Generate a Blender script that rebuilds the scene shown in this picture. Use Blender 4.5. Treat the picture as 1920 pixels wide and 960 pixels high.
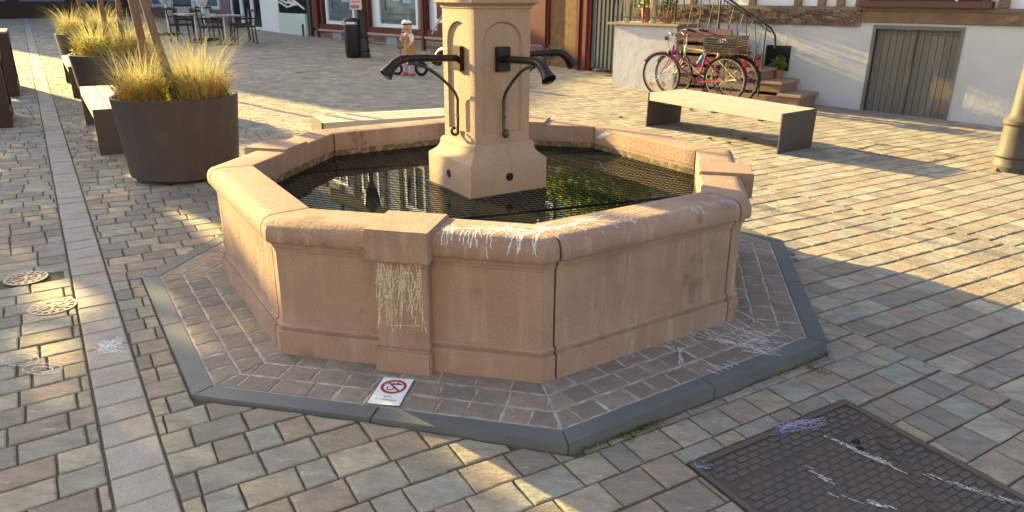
import bpy, bmesh, math, random
import numpy as np
from mathutils import Vector, Matrix
random.seed(7); np.random.seed(7)
PI = math.pi
def rad(a): return math.radians(a)
scn = bpy.context.scene
for o in list(bpy.data.objects): bpy.data.objects.remove(o)
COL = scn.collection

# ------------------------------------------------------------------ camera, sky, sun, exposure
CAM = Vector((0.1479, -4.0128, 1.4685)); F = 1341.58; PIT = rad(19.609); ROLL = rad(0.365); PY = 470.66
fw = Vector((0, math.cos(PIT), -math.sin(PIT))); rt = Vector((1, 0, 0)); up = rt.cross(fw)
r2 = math.cos(ROLL)*rt + math.sin(ROLL)*up; u2 = -math.sin(ROLL)*rt + math.cos(ROLL)*up
cd = bpy.data.cameras.new('camera'); cam = bpy.data.objects.new('camera', cd); COL.objects.link(cam)
cd.sensor_width = 36; cd.lens = F/1920*36; cd.shift_y = (PY-480)/1920; cd.clip_start = .05; cd.clip_end = 600
M3 = Matrix((r2, u2, -fw)).transposed(); cam.matrix_world = Matrix.Translation(CAM) @ M3.to_4x4()
scn.camera = cam
SUN_AZ, SUN_EL = 141.0, 16.5
world = bpy.data.worlds.new('World'); scn.world = world; world.use_nodes = True
wn = world.node_tree.nodes; wl = world.node_tree.links
bg = wn['Background']; sky = wn.new('ShaderNodeTexSky'); sky.sky_type = 'NISHITA'; sky.sun_disc = False
sky.sun_elevation = rad(SUN_EL); sky.sun_rotation = rad(90-SUN_AZ); sky.air_density = 1.0; sky.dust_density = 2.5; sky.ozone_density = 1.0
hs = wn.new('ShaderNodeHueSaturation'); hs.inputs['Saturation'].default_value = .78
wl.new(sky.outputs[0], hs.inputs['Color']); wl.new(hs.outputs[0], bg.inputs[0]); bg.inputs[1].default_value = .088
sd = bpy.data.lights.new('sun', 'SUN'); sd.energy = 5.0; sd.angle = rad(.55); sd.color = (1, .73, .27)
sun = bpy.data.objects.new('sun', sd); COL.objects.link(sun)
sv = Vector((math.cos(rad(SUN_AZ))*math.cos(rad(SUN_EL)), math.sin(rad(SUN_AZ))*math.cos(rad(SUN_EL)), math.sin(rad(SUN_EL))))
sun.rotation_euler = sv.to_track_quat('Z', 'Y').to_euler(); sun.location = (-10, 10, 12)
scn.view_settings.view_transform = 'Standard'; scn.view_settings.look = 'None'; scn.view_settings.gamma = 1
scn.view_settings.exposure = 2.38
SA = Vector((-math.cos(rad(SUN_AZ)), -math.sin(rad(SUN_AZ)), 0)); SE = Vector((-math.cos(rad(141)), -math.sin(rad(141)), 0)); SN = Vector((-SE.y, SE.x, 0)); TANE = math.tan(rad(SUN_EL))
def ns(n, s): return Vector((SN.x*n+SE.x*s, SN.y*n+SE.y*s, 0))

# ------------------------------------------------------------------ helpers
def g(x, y): return -.03 - .0127*x + .012*y + .032*math.exp(-((x+.5)**2+(y+1.9)**2)/1.0)
def at(px, py, h=0.0):                       # pixel of the 1920 wide photo -> point on the ground plane (or h above it)
    d = fw + r2*(px-960)/F - u2*(py-PY)/F
    t = (-.03+h - .0127*CAM.x + .012*CAM.y - CAM.z)/(d.z + .0127*d.x - .012*d.y)
    return CAM + d*t
class MB:
    def __init__(s): s.v = []; s.f = []
    def add(s, vs, fs, mat=None):
        n = len(s.v)
        if mat is not None: vs = [mat @ Vector(v) for v in vs]
        s.v += [tuple(v) for v in vs]; s.f += [tuple(i+n for i in f) for f in fs]
    def box(s, x0, x1, y0, y1, z0, z1, mat=None):
        s.add([(x0,y0,z0),(x1,y0,z0),(x1,y1,z0),(x0,y1,z0),(x0,y0,z1),(x1,y0,z1),(x1,y1,z1),(x0,y1,z1)],
              [(0,3,2,1),(4,5,6,7),(0,1,5,4),(1,2,6,5),(2,3,7,6),(3,0,4,7)], mat)
    def prism(s, poly, z0, z1, mat=None):
        n = len(poly)
        s.add([(x,y,z0) for x,y in poly]+[(x,y,z1) for x,y in poly],
              [tuple(reversed(range(n))), tuple(range(n,2*n))]+[(i,(i+1)%n,n+(i+1)%n,n+i) for i in range(n)], mat)
    def tube(s, pts, rs, seg=8, cap=True, mat=None):
        pts = [Vector(p) for p in pts]; n = len(pts)
        if not isinstance(rs, (list, tuple)): rs = [rs]*n
        vs = []; fs = []; prev = None
        for i, p in enumerate(pts):
            t = (pts[min(i+1,n-1)]-pts[max(i-1,0)]).normalized()
            if prev is None:
                a = Vector((0,0,1)) if abs(t.z) < .9 else Vector((1,0,0))
                nn = t.cross(a).normalized()
            else: nn = (prev - t*prev.dot(t)).normalized()
            prev = nn; b = t.cross(nn)
            for k in range(seg):
                a = 2*PI*k/seg; vs.append(p + (nn*math.cos(a)+b*math.sin(a))*rs[i])
        for i in range(n-1):
            for k in range(seg):
                fs.append((i*seg+k, i*seg+(k+1)%seg, (i+1)*seg+(k+1)%seg, (i+1)*seg+k))
        if cap: fs += [tuple(reversed(range(seg))), tuple(range((n-1)*seg, n*seg))]
        s.add(vs, fs, mat)
    def lathe(s, prof, seg=32, mat=None, close=True):
        vs = []; fs = []; n = len(prof)
        for r, z in prof:
            for k in range(seg): vs.append((r*math.cos(2*PI*k/seg), r*math.sin(2*PI*k/seg), z))
        for i in range(n-1):
            for k in range(seg): fs.append((i*seg+k, i*seg+(k+1)%seg, (i+1)*seg+(k+1)%seg, (i+1)*seg+k))
        if close: fs += [tuple(reversed(range(seg))), tuple(range((n-1)*seg, n*seg))]
        s.add(vs, fs, mat)
    def torus(s, R, r, seg=40, sec=8, mat=None):
        vs = []; fs = []
        for i in range(seg):
            a = 2*PI*i/seg
            for k in range(sec):
                b = 2*PI*k/sec; q = R+r*math.cos(b); vs.append((q*math.cos(a), q*math.sin(a), r*math.sin(b)))
        for i in range(seg):
            for k in range(sec): fs.append((i*sec+k, ((i+1)%seg)*sec+k, ((i+1)%seg)*sec+(k+1)%sec, i*sec+(k+1)%sec))
        s.add(vs, fs, mat)
    def build(s, name, mat, parent=None, smooth=None, bevel=0):
        me = bpy.data.meshes.new(name); me.from_pydata(s.v, [], s.f)
        if bevel or smooth is not None:
            bm = bmesh.new(); bm.from_mesh(me); bmesh.ops.recalc_face_normals(bm, faces=bm.faces)
            if bevel:
                es = [e for e in bm.edges if len(e.link_faces) == 2 and e.calc_face_angle(0) > .6]
                bmesh.ops.bevel(bm, geom=es, offset=bevel, segments=2, affect='EDGES', clamp_overlap=True)
            bm.to_mesh(me); bm.free()
        if smooth is not None:
            me.shade_smooth(); me.set_sharp_from_angle(angle=rad(smooth))
        me.materials.append(mat)
        o = bpy.data.objects.new(name, me); COL.objects.link(o)
        if parent: o.parent = parent
        return o
def tag(o, label=None, cat=None, group=None, kind=None):
    if label: o['label'] = label
    if cat: o['category'] = cat
    if group: o['group'] = group
    if kind: o['kind'] = kind
    return o
def thing(name, loc, rz, label, cat, group=None):
    o = bpy.data.objects.new(name, None); COL.objects.link(o); o.location = loc; o.rotation_euler = (0, 0, rz)
    o.empty_display_size = .2
    return tag(o, label, cat, group)
def copy_tree(o, parent=None):
    c = o.copy(); COL.objects.link(c); c.parent = parent
    for ch in list(o.children): copy_tree(ch, c)
    return c
def RZ(a, loc=(0,0,0)): return Matrix.Translation(Vector(loc)) @ Matrix.Rotation(a, 4, 'Z')

# ------------------------------------------------------------------ materials
def mat(name, col, rough=.8, metal=0, spec=.3, var=None, vscale=4, bump=0, bscale=60, island=None, alpha=None, trans=0, stretch=(1,1,1), spots=None, bdist=.01, grain=0, streak=None, amax=1.0, objvar=None):
    """var = second colour mixed by noise; island = third colour mixed per loose piece; spots = (colour, scale, threshold)"""
    m = bpy.data.materials.new(name); m.use_nodes = True; nt = m.node_tree; N = nt.nodes; L = nt.links
    b = N['Principled BSDF']; b.inputs['Roughness'].default_value = rough; b.inputs['Metallic'].default_value = metal
    b.inputs['Specular IOR Level'].default_value = spec; b.inputs['Base Color'].default_value = (*col, 1)
    tc = N.new('ShaderNodeTexCoord'); mp = N.new('ShaderNodeMapping'); mp.inputs['Scale'].default_value = stretch
    L.new(tc.outputs['Object'], mp.inputs[0]); out = None
    def mix(fac, a, c):
        x = N.new('ShaderNodeMix'); x.data_type = 'RGBA'
        if isinstance(fac, float): x.inputs[0].default_value = fac
        else: L.new(fac, x.inputs[0])
        for s_, v in ((6, a), (7, c)):
            if isinstance(v, tuple): x.inputs[s_].default_value = (*v, 1)
            else: L.new(v, x.inputs[s_])
        return x.outputs[2]
    def noise(sc, det=6, ro=.6):
        n = N.new('ShaderNodeTexNoise'); n.inputs['Scale'].default_value = sc; n.inputs['Detail'].default_value = det
        n.inputs['Roughness'].default_value = ro; L.new(mp.outputs[0], n.inputs['Vector']); return n.outputs['Fac']
    def ramp(f, a, c):
        r = N.new('ShaderNodeMapRange'); r.inputs[1].default_value = a; r.inputs[2].default_value = c; L.new(f, r.inputs[0]); return r.outputs[0]
    cur = col
    if island:
        gi = N.new('ShaderNodeNewGeometry'); cr = N.new('ShaderNodeValToRGB'); cr.color_ramp.interpolation = 'CONSTANT' if len(island) > 3 else 'LINEAR'
        while len(cr.color_ramp.elements) < len(island): cr.color_ramp.elements.new(.5)
        for i, c in enumerate(island):
            cr.color_ramp.elements[i].position = i/len(island) if len(island) > 3 else i/max(1, len(island)-1); cr.color_ramp.elements[i].color = (*c, 1)
        L.new(gi.outputs['Random Per Island'], cr.inputs[0]); cur = cr.outputs[0]
    if var: cur = mix(ramp(noise(vscale), .3, .7), cur, var) if not island else mix(ramp(noise(vscale), .35, .85), cur, var)
    if spots: cur = mix(ramp(noise(spots[1], 8, .7), spots[2], spots[2]+.12), cur, spots[0])
    if streak:
        m2 = N.new('ShaderNodeMapping'); m2.inputs['Scale'].default_value = (9,9,1.1); L.new(tc.outputs['Object'], m2.inputs[0])
        n2 = N.new('ShaderNodeTexNoise'); n2.inputs['Scale'].default_value = 1.6; n2.inputs['Detail'].default_value = 7; n2.inputs['Roughness'].default_value = .65; L.new(m2.outputs[0], n2.inputs['Vector'])
        cur = mix(ramp(n2.outputs['Fac'], streak[1], streak[1]+.22), cur, streak[0])
    if objvar:
        oi = N.new('ShaderNodeObjectInfo'); ms_ = N.new('ShaderNodeMath'); ms_.operation = 'MULTIPLY'; ms_.inputs[1].default_value = .55; L.new(oi.outputs['Random'], ms_.inputs[0]); cur = mix(ms_.outputs[0], cur, objvar)
    if grain:
        gn = noise(190, 3, .8); dk = N.new('ShaderNodeMix'); dk.data_type = 'RGBA'; dk.blend_type = 'MULTIPLY'; dk.inputs[0].default_value = 1
        rg = N.new('ShaderNodeMapRange'); rg.inputs[1].default_value = .3; rg.inputs[2].default_value = .7; rg.inputs[3].default_value = 1-grain; rg.inputs[4].default_value = 1+grain; L.new(gn, rg.inputs[0])
        if isinstance(cur, tuple): dk.inputs[6].default_value = (*cur, 1)
        else: L.new(cur, dk.inputs[6])
        L.new(rg.outputs[0], dk.inputs[7]); cur = dk.outputs[2]
    if not isinstance(cur, tuple): L.new(cur, b.inputs['Base Color'])
    if bump:
        bn = N.new('ShaderNodeBump'); bn.inputs['Strength'].default_value = bump; bn.inputs['Distance'].default_value = bdist
        L.new(noise(bscale, 8, .65), bn.inputs['Height']); L.new(bn.outputs[0], b.inputs['Normal'])
    if trans:
        tr = N.new('ShaderNodeBsdfTranslucent'); ms = N.new('ShaderNodeMixShader'); ms.inputs[0].default_value = trans
        if isinstance(cur, tuple): tr.inputs[0].default_value = (*cur, 1)
        else: L.new(cur, tr.inputs[0])
        L.new(b.outputs[0], ms.inputs[1]); L.new(tr.outputs[0], ms.inputs[2]); L.new(ms.outputs[0], N['Material Output'].inputs[0])
    if alpha is not None:                       # chalk: broken, grainy coverage
        nf = ramp(noise(alpha[0], 4, .8), alpha[1], alpha[1]+.14); nf.node.inputs[4].default_value = amax; L.new(nf, b.inputs['Alpha'])
    return m
SAND = mat('sandstone', (.335,.24,.19), .88, var=(.225,.148,.112), vscale=3.2, bump=.5, bscale=60, spots=((.16,.105,.08), 4.5, .565), grain=.2, streak=((.40,.31,.25), .53), objvar=(.30,.20,.155))
SANDC = mat('sandstone_column', (.355,.265,.195), .85, var=(.31,.22,.16), vscale=4, bump=.5, bscale=80, spots=((.27,.21,.16), 5, .57), grain=.25, streak=((.26,.21,.165), .54))
JOINT = mat('joint', (.07,.05,.035), .95)
SLATE = mat('slate', (.085,.098,.11), .6, var=(.13,.14,.145), vscale=2.5, bump=.25, bscale=50, grain=.15)
PAVE = mat('paving_stone', (.3,.25,.2), .8, island=[(.36,.33,.27),(.255,.225,.19),(.42,.385,.31),(.335,.27,.22),(.31,.30,.27),(.39,.34,.26),(.25,.235,.21),(.355,.29,.235),(.32,.325,.29),(.285,.245,.205)],
           var=(.17,.155,.135), vscale=9, spots=((.45,.42,.36), 16, .60), bump=1.0, bscale=30, bdist=.016, stretch=(1,2.2,1), grain=.2)
PLPAVE = mat('plinth_stone', (.2,.17,.15), .8, island=[(.245,.205,.175),(.20,.175,.155),(.28,.23,.195),(.23,.20,.18),(.19,.17,.155),(.27,.235,.205)], grain=.25, var=(.15,.13,.115), vscale=12, bump=.6, bscale=35, bdist=.012)
GROUT = mat('grout', (.50,.48,.46), .95, var=(.22,.20,.18), vscale=9, bump=.4, bscale=120)
SOIL = mat('joint_sand', (.125,.112,.088), 1, var=(.075,.085,.05), vscale=3, bump=.5, bscale=160)
WATER = mat('water', (.010,.014,.011), .015, spec=.5, bump=.006, bscale=5)
WATER.node_tree.nodes['Principled BSDF'].inputs['IOR'].default_value = 1.55
BRONZE = mat('bronze', (.022,.019,.020), .42, .75, var=(.05,.038,.034), vscale=12, bump=.1, bscale=60)
IRON = mat('wrought_iron', (.035,.035,.037), .45, .6)
IRONV = mat('verdigris_iron', (.035,.037,.036), .5, .6, var=(.08,.10,.09), vscale=14)
STEEL = mat('galvanised_grate', (.018,.018,.017), .9, 0, spec=.02)
CAST = mat('cast_iron', (.06,.058,.058), .55, .3, grain=.25, var=(.11,.085,.07), vscale=7, bump=.3, bscale=90)
CASTR = mat('cast_iron_raised', (.085,.085,.09), .5, .35, grain=.25, var=(.13,.10,.08), vscale=6, bump=.15, bscale=80)
CORT = mat('planter_steel', (.062,.049,.047), .6, .1, var=(.08,.063,.058), vscale=2.2, bump=.05, bscale=30, spots=((.12,.10,.09), 4, .60), streak=((.085,.07,.064), .5), grain=.12)
BPANEL = mat('bench_steel', (.085,.07,.065),   .6, .1, var=(.07,.06,.055), vscale=3)
WOODL = mat('weathered_wood', (.42,.38,.33), .75, island=[(.45,.41,.36),(.39,.35,.30),(.42,.39,.35)], grain=.15, var=(.31,.28,.25), vscale=6, bump=.3, bscale=30, stretch=(1,14,14))
REDW = mat('red_cladding', (.115,.020,.014), .45, var=(.085,.016,.012), vscale=3, bump=.08, bscale=30)
WHITE = mat('white_frame', (.72,.74,.78), .4, spec=.5)
BRICKM = mat('banded_brick', (.25,.14,.10), .9, island=[(.27,.16,.12),(.20,.12,.09),(.30,.21,.16),(.17,.11,.09)], bump=.4, bscale=60)
GLASS = mat('shop_glass', (.10,.14,.15), .06, spec=.6, var=(.16,.21,.22), vscale=1.5)
DGLASS = mat('dark_glass', (.02,.022,.025), .05, spec=.6)
PLASTER = mat('plaster', (.52,.52,.53), .95, var=(.44,.44,.445), vscale=1.5, bump=.35, bscale=7, bdist=.02, spots=((.48,.46,.43), 3, .66))
PLASTW = mat('white_plaster', (.74,.74,.74), .9, bump=.2, bscale=30)
TIMBER = mat('old_timber', (.15,.105,.075), .9, var=(.26,.19,.13), vscale=9, bump=.6, bscale=25, stretch=(1,5,5))
DTIM = mat('dark_timber', (.05,.04,.035), .8)
RUBBLE = mat('rubble', (.22,.155,.11), .95, island=[(.22,.155,.11),(.15,.11,.08),(.27,.20,.145),(.20,.12,.075)], var=(.09,.06,.045), vscale=10, bump=.8, bscale=30, bdist=.02)
DOORW = mat('grey_door_boards', (.16,.145,.12), .8, island=[(.17,.155,.13),(.14,.125,.105),(.19,.17,.14)], var=(.11,.10,.085), vscale=5, bump=.4, bscale=20, stretch=(12,12,1))
TILE = mat('roof_tiles', (.20,.085,.055), .85, bump=.5, bscale=25)
STEP = mat('step_stone', (.33,.21,.15), .9, var=(.25,.16,.115), vscale=6, bump=.3, bscale=50)
BARK = mat('bark', (.20,.12,.085), .9, var=(.13,.08,.06), vscale=10, bump=.6, bscale=35, stretch=(3,3,.7))
GRASSO = mat('feather_grass', (.5,.35,.1), .7, island=[(.60,.22,.04),(.66,.32,.06),(.62,.20,.04),(.32,.36,.06),(.16,.26,.05),(.52,.38,.15)], trans=.42)
GRASSY = mat('pale_grass', (.5,.45,.2), .7, island=[(.52,.44,.22),(.42,.42,.14),(.60,.50,.32)], trans=.4)
GREEN = mat('green_leaf', (.10,.16,.03), .6, island=[(.11,.20,.03),(.20,.26,.05),(.07,.13,.025)], trans=.35)
LEAF = mat('tree_leaf', (.06,.10,.02), .6, island=[(.06,.11,.02),(.09,.14,.03),(.045,.08,.015)], trans=.3)
CHALKW = mat('white_chalk', (.70,.72,.76), 1, alpha=(75, .36), amax=.75)
CHALKY = mat('yellow_chalk', (.66,.59,.47), 1, alpha=(120, .36), amax=.85)
CHALKP = mat('purple_chalk', (.50,.48,.80), 1, alpha=(110, .42), amax=.62)
CHALKR = mat('red_chalk', (.65,.20,.17), 1, alpha=(45, .5), amax=.62)
CHALKB = mat('blue_chalk', (.45,.60,.64), 1, alpha=(45, .45), amax=.62)
RUB = mat('rubber', (.018,.018,.019), .7)
CHROME = mat('chrome', (.65,.65,.66), .25, .9)
MAG = mat('magenta_paint', (.28,.02,.11), .35, spec=.6)
YELP = mat('yellow_paint', (.70,.62,.28), .4)
WICK = mat('wicker', (.10,.075,.055), .9, bump=.8, bscale=90)
TERRA = mat('terracotta', (.42,.17,.09), .85)
CREAM = mat('cream_pot', (.62,.53,.36), .8)
MINT = mat('mint_panel', (.52,.60,.55), .6)
PINKST = mat('pink_sill', (.42,.27,.23), .85)
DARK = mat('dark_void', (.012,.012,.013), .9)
GREYD = mat('grey_gate', (.055,.065,.08), .6)
OSB = mat('brown_board', (.22,.125,.05), .8, var=(.13,.07,.03), vscale=8)
PAPER = mat('paper', (.72,.78,.84), .6)
PRED = mat('print_red', (.40,.03,.06), .6); PBLK = mat('print_black', (.06,.06,.10), .6)
SKIN = mat('skin', (.62,.37,.27), .55, spec=.4); HAIR = mat('blond_hair', (.62,.42,.20), .6, bump=.4, bscale=80)
DRESS = mat('patterned_dress', (.40,.28,.08), .9, spots=((.16,.22,.06), 11, .52), var=(.50,.14,.05), vscale=9)
SLEEVE = mat('pale_sleeve', (.70,.66,.50), .9); PURP = mat('purple_tights', (.42,.33,.46), .9); PSHOE = mat('pink_shoe', (.45,.10,.15), .6)
HELM = mat('white_helmet', (.82,.82,.84), .35); BLACKP = mat('black_plastic', (.02,.02,.022), .5)
ORANGE = mat('orange_reflector', (.85,.28,.03), .3); REDREF = mat('red_reflector', (.65,.03,.02), .3)
BLUEP = mat('blue_bottle', (.10,.25,.45), .3)
CAFE = mat('dark_rattan', (.035,.028,.026), .7); CUSH = mat('pale_slats', (.45,.44,.42), .7)
CANVAS = mat('white_canvas', (.70,.71,.76), .9); TABLET = mat('table_top', (.35,.35,.34), .5)
DBROWN = mat('dark_brown_wood', (.045,.022,.016), .6); PALEW = mat('pale_board', (.45,.36,.26), .8)
CREAMW = mat('cream_render', (.36,.34,.32), .9)

# ------------------------------------------------------------------ ground: one sheet, then real paving stones on it
gb = MB(); S = 160
gx_ = [-S,-60,-20,-8]+[-4+.2*i for i in range(31)]+[3,8,20,60,S]; gy_ = [-S,-60,-20,-8]+[-4.2+.2*i for i in range(31)]+[3,8,20,60,S]
gb.add([(x, y, g(x, y)-.0095) for y in gy_ for x in gx_], [(a*len(gx_)+b, a*len(gx_)+b+1, (a+1)*len(gx_)+b+1, (a+1)*len(gx_)+b) for a in range(len(gy_)-1) for b in range(len(gx_)-1)])
tag(gb.build('ground', SOIL), kind='structure')
def clip(poly, nx, ny, c):                    # keep nx*x+ny*y >= c
    out = []
    for i in range(len(poly)):
        a = poly[i]; b = poly[(i+1) % len(poly)]; da = nx*a[0]+ny*a[1]-c; db = nx*b[0]+ny*b[1]-c
        if da >= 0: out.append(a)
        if (da >= 0) != (db >= 0):
            t = da/(da-db); out.append((a[0]+(b[0]-a[0])*t, a[1]+(b[1]-a[1])*t))
    return out
def area(p): return .5*sum(p[i][0]*p[(i+1)%len(p)][1]-p[(i+1)%len(p)][0]*p[i][1] for i in range(len(p)))
def stone(mb, poly, zf, bev=.006, depth=.03, jit=.002, rag=0):
    if len(poly) < 3 or area(poly) < .0006: return
    if rag:
        q = []
        for i in range(len(poly)):
            a, b = poly[i], poly[(i+1) % len(poly)]; L = math.dist(a, b); q.append(a)
            if L > .05:
                nx, ny = (b[1]-a[1])/L, -(b[0]-a[0])/L; m = 4 if L > .1 else 3
                for j in range(1, m):
                    f = (j+random.uniform(-.25,.25))/m; k = random.uniform(-rag, rag*.35); q.append((a[0]+(b[0]-a[0])*f+nx*k, a[1]+(b[1]-a[1])*f+ny*k))
        poly = q
    cx = sum(p[0] for p in poly)/len(poly); cy = sum(p[1] for p in poly)/len(poly)
    dz = random.uniform(-jit, jit); tx = random.uniform(-jit, jit)*4; ty = random.uniform(-jit, jit)*4
    def z(x, y): return zf(x, y)+dz+tx*(x-cx)+ty*(y-cy)
    n = len(poly); ins = []
    for x, y in poly:
        d = math.hypot(x-cx, y-cy) or 1; k = max(.3, 1-bev*1.4/d); ins.append((cx+(x-cx)*k, cy+(y-cy)*k))
    vs = [(x, y, z(x, y)) for x, y in ins]+[(x, y, z(x, y)-bev*.8) for x, y in poly]+[(x, y, zf(x, y)-depth) for x, y in poly]
    fs = [tuple(range(n))]
    for i in range(n):
        j = (i+1) % n; fs += [(n+i, n+j, j, i), (2*n+i, 2*n+j, n+j, n+i)]
    mb.add(vs, fs)
TH = -12.04; C22 = math.cos(rad(22.5)); S22 = math.sin(rad(22.5)); RPL = 1.9236
def naz(k): return rad(-90+TH+45*k)
def sidev(k): a = naz(k); return Vector((math.cos(a), math.sin(a), 0)), Vector((-math.sin(a), math.cos(a), 0))
sd_ = Vector((math.cos(rad(123.1)), math.sin(rad(123.1)))); sw_ = Vector((math.cos(rad(33.1)), math.sin(rad(33.1))))   # along / across the slab strip
P0s = at(216, 960).xy; stripL = P0s.dot(sw_); stripR = stripL+.172
la = at(435, 118).xy; lb = at(1880, 456).xy; ld = (lb-la).normalized(); ln_ = Vector((-ld.y, ld.x)); lc = la.dot(ln_)     # long joint across the square
GR0 = at(1584, 750).xy                                                                         # corner of the big hatch
gu = Vector((math.cos(rad(31)), math.sin(rad(31)))); gv = Vector((math.cos(rad(-59)), math.sin(rad(-59)))); GW, GH = .86, 1.35
HN0 = Vector((math.cos(rad(137)), math.sin(rad(137)))); HNN = Vector((-HN0.y, HN0.x)); H0 = Vector((4.62, 6.62))
FU = Vector((math.cos(rad(133)), math.sin(rad(133)))); FN = Vector((-FU.y, FU.x)); F0 = Vector((-1.456, 13.89))
drains = [(at(49, 522).xy, .105), (at(99, 575).xy, .108)]
def visible(x, y):
    d = Vector((x, y, g(x, y)))-CAM; w = d.dot(fw)
    if y < -4.2: return False
    if w < .3: return d.length < 2.6
    px = 960+F*d.dot(r2)/w; py = PY-F*d.dot(u2)/w
    return -420 < px < 2340 and py < 1400
def pave(name, ang, rowh, lens, gap, sgap, halves, xr, yr, maxd=200, mind=0, fine=True):
    mb = MB(); u = Vector((math.cos(rad(ang)), math.sin(rad(ang)))); v = Vector((-u.y, u.x))
    cs = [Vector((x, y)) for x in xr for y in yr]
    u0 = min(c.dot(u) for c in cs); u1 = max(c.dot(u) for c in cs); v0 = min(c.dot(v) for c in cs); v1 = max(c.dot(v) for c in cs)
    vv = math.floor(v0/rowh)*rowh
    while vv < v1:
        uu = u0+random.uniform(0, .2)
        wob = random.uniform(-.003, .003)
        while uu < u1:
            L = random.choice(lens); c = u*(uu+L/2)+v*(vv+rowh/2); d = (c-CAM.xy).length
            if mind <= d < maxd and xr[0] < c.x < xr[1] and yr[0] < c.y < yr[1] and visible(c.x, c.y) and \
               ((c-H0).dot(HNN) > -.4 or (c-H0).dot(HN0) > 4.2) and (c-F0).dot(FN) > -.5:
                j = lambda: random.uniform(-.0018, .0018)
                q = [(uu+sgap/2+j(), vv+gap/2+wob+j()), (uu+L-sgap/2+j(), vv+gap/2+wob+j()), (uu+L-sgap/2+j(), vv+rowh-gap/2+wob+j()), (uu+sgap/2+j(), vv+rowh-gap/2+wob+j())]
                poly = [(u.x*a+v.x*b, u.y*a+v.y*b) for a, b in q]
                for nx, ny, cc in halves: poly = clip(poly, nx, ny, cc)
                if len(poly) >= 3 and c.length < 2.5:           # cut against the plinth
                    best = max(range(8), key=lambda k: c.x*math.cos(naz(k))+c.y*math.sin(naz(k)))
                    a = naz(best); poly = clip(poly, math.cos(a), math.sin(a), RPL*C22+.006)
                if len(poly) >= 3:                              # cut against the hatch
                    r = c-GR0; a, b = r.dot(gu), r.dot(gv)
                    if -GW-.25 < a < .25 and -.25 < b < GH+.25:
                        if a > 0 or b < 0 or a < -GW or b > GH or True:
                            opts = [(a, gu, GR0.dot(gu)+.012), (-a-GW, -gu, -(GR0.dot(gu)-GW)+.012), (-b, -gv, -GR0.dot(gv)+.012), (b-GH, gv, GR0.dot(gv)+GH+.012)]
                            opts.sort(key=lambda t: -t[0]); o_ = opts[0]; p0_ = poly; poly = clip(p0_, o_[1].x, o_[1].y, o_[2])
                            for o2 in opts[1:2]:
                                rest = clip(clip(p0_, -o_[1].x, -o_[1].y, -o_[2]), o2[1].x, o2[1].y, o2[2])
                                if len(rest) >= 3: stone(mb, rest, g, .0045, .028, .001)
                    if any((c-dc).length < dr*.82 for dc, dr in drains): poly = []
                if len(poly) >= 3: stone(mb, poly, g, .0045 if d < 9 else .004, .028, .0016 if fine else .003, .0022 if d < 6 else 0)
            uu += L
        vv += rowh
    return tag(mb.build(name, PAVE), kind='structure')
NL = (-sw_.x, -sw_.y, -(stripL-.006)); NR = (sw_.x, sw_.y, stripR+.008); LI = (-ln_.x, -ln_.y, -(lc-.008)); LO = (ln_.x, ln_.y, lc+.008)
# which side of the long joint is the near one
if CAM.xy.dot(ln_) > lc: LI, LO = (ln_.x, ln_.y, lc+.008), (-ln_.x, -ln_.y, -(lc-.008))
pave('paving', 33.5, .138, [.11,.17,.19,.19,.21], .0085, .008, [NL], (-22, 3), (-5, 32), 14)
pave('paving', 31.5, .140, [.11,.15,.18,.18,.20], .0085, .007, [NR, LI, (-sw_.x, -sw_.y, -1.05)], (-16, 9), (-5, 24), 14)
pave('paving', 30.0, .142, [.15,.17,.19,.17], .010, .003, [NR, LI, (sw_.x, sw_.y, 1.056)], (-16, 9), (-5, 24), 14)
pave('paving', 31.5, .142, [.15,.17,.19,.17], .010, .004, [NR, LO], (-16, 9), (-5, 24), 14)
pave('paving', 32, .17, [.2,.25,.25], .012, .008, [NL], (-30, 3), (0, 40), 46, 14, False)
pave('paving', 32, .17, [.2,.25,.25], .012, .008, [NR], (-30, 12), (0, 40), 46, 14, False)
sb = MB(); t = -7.
while t < 42:
    L = random.uniform(.13, .21); c = sd_*(t+L/2)+sw_*(stripL+stripR)/2
    if visible(c.x, c.y):
        poly = [tuple(sd_*(t+a)+sw_*b) for a, b in ((.003, stripL+.004), (.003, stripR-.002), (L-.003, stripR-.002), (L-.003, stripL+.004))]
        stone(sb, list(reversed(poly)) if area(poly) < 0 else poly, g, .005, .03, .002)
    t += L
tag(sb.build('drainage_strip', mat('strip_stone', (.27,.235,.21), .75, island=[(.31,.28,.245),(.26,.235,.215),(.30,.27,.25)], var=(.37,.35,.33), vscale=6, bump=.9, bscale=30, grain=.2, bdist=.014)), kind='structure')

# ------------------------------------------------------------------ the fountain
FT = thing('stone_fountain', (0,0,0), 0, 'octagonal pink sandstone fountain with four spouts and water basin on a low paved plinth', 'fountain')
def station(k, R, t=None, end=0):             # point of circumradius R on side k; t None: corner towards k+1
    n, tt = sidev(k); T = R*S22
    if t is None: p = n*(R*C22)+tt*T
    else: p = n*(R*C22)+tt*t
    return (p.x, p.y)
def cutT(R, s): return s*(R*S22-.006-max(0, (R-1.27))/.23*.062)
def ring_piece(name, prof, stations, m, parent=FT, gap=.0055, bevel=False):
    mb = MB(); n = len(prof); vs = []
    for kind in stations:
        for R, z in prof:
            if kind[0] == 'c': x, y = station(kind[1], R)
            else:
                tt = cutT(R, kind[2]) - kind[3]*gap; x, y = station(kind[1], R, tt)
            vs.append((x, y, z))
    fs = []
    for i in range(len(stations)-1):
        for j in range(n): fs.append((i*n+j, i*n+(j+1)%n, (i+1)*n+(j+1)%n, (i+1)*n+j))
    fs += [tuple(range(n)), tuple(reversed(range((len(stations)-1)*n, len(stations)*n)))]
    mb.add(vs, fs); return mb.build(name, m, parent, smooth=35)
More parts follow.
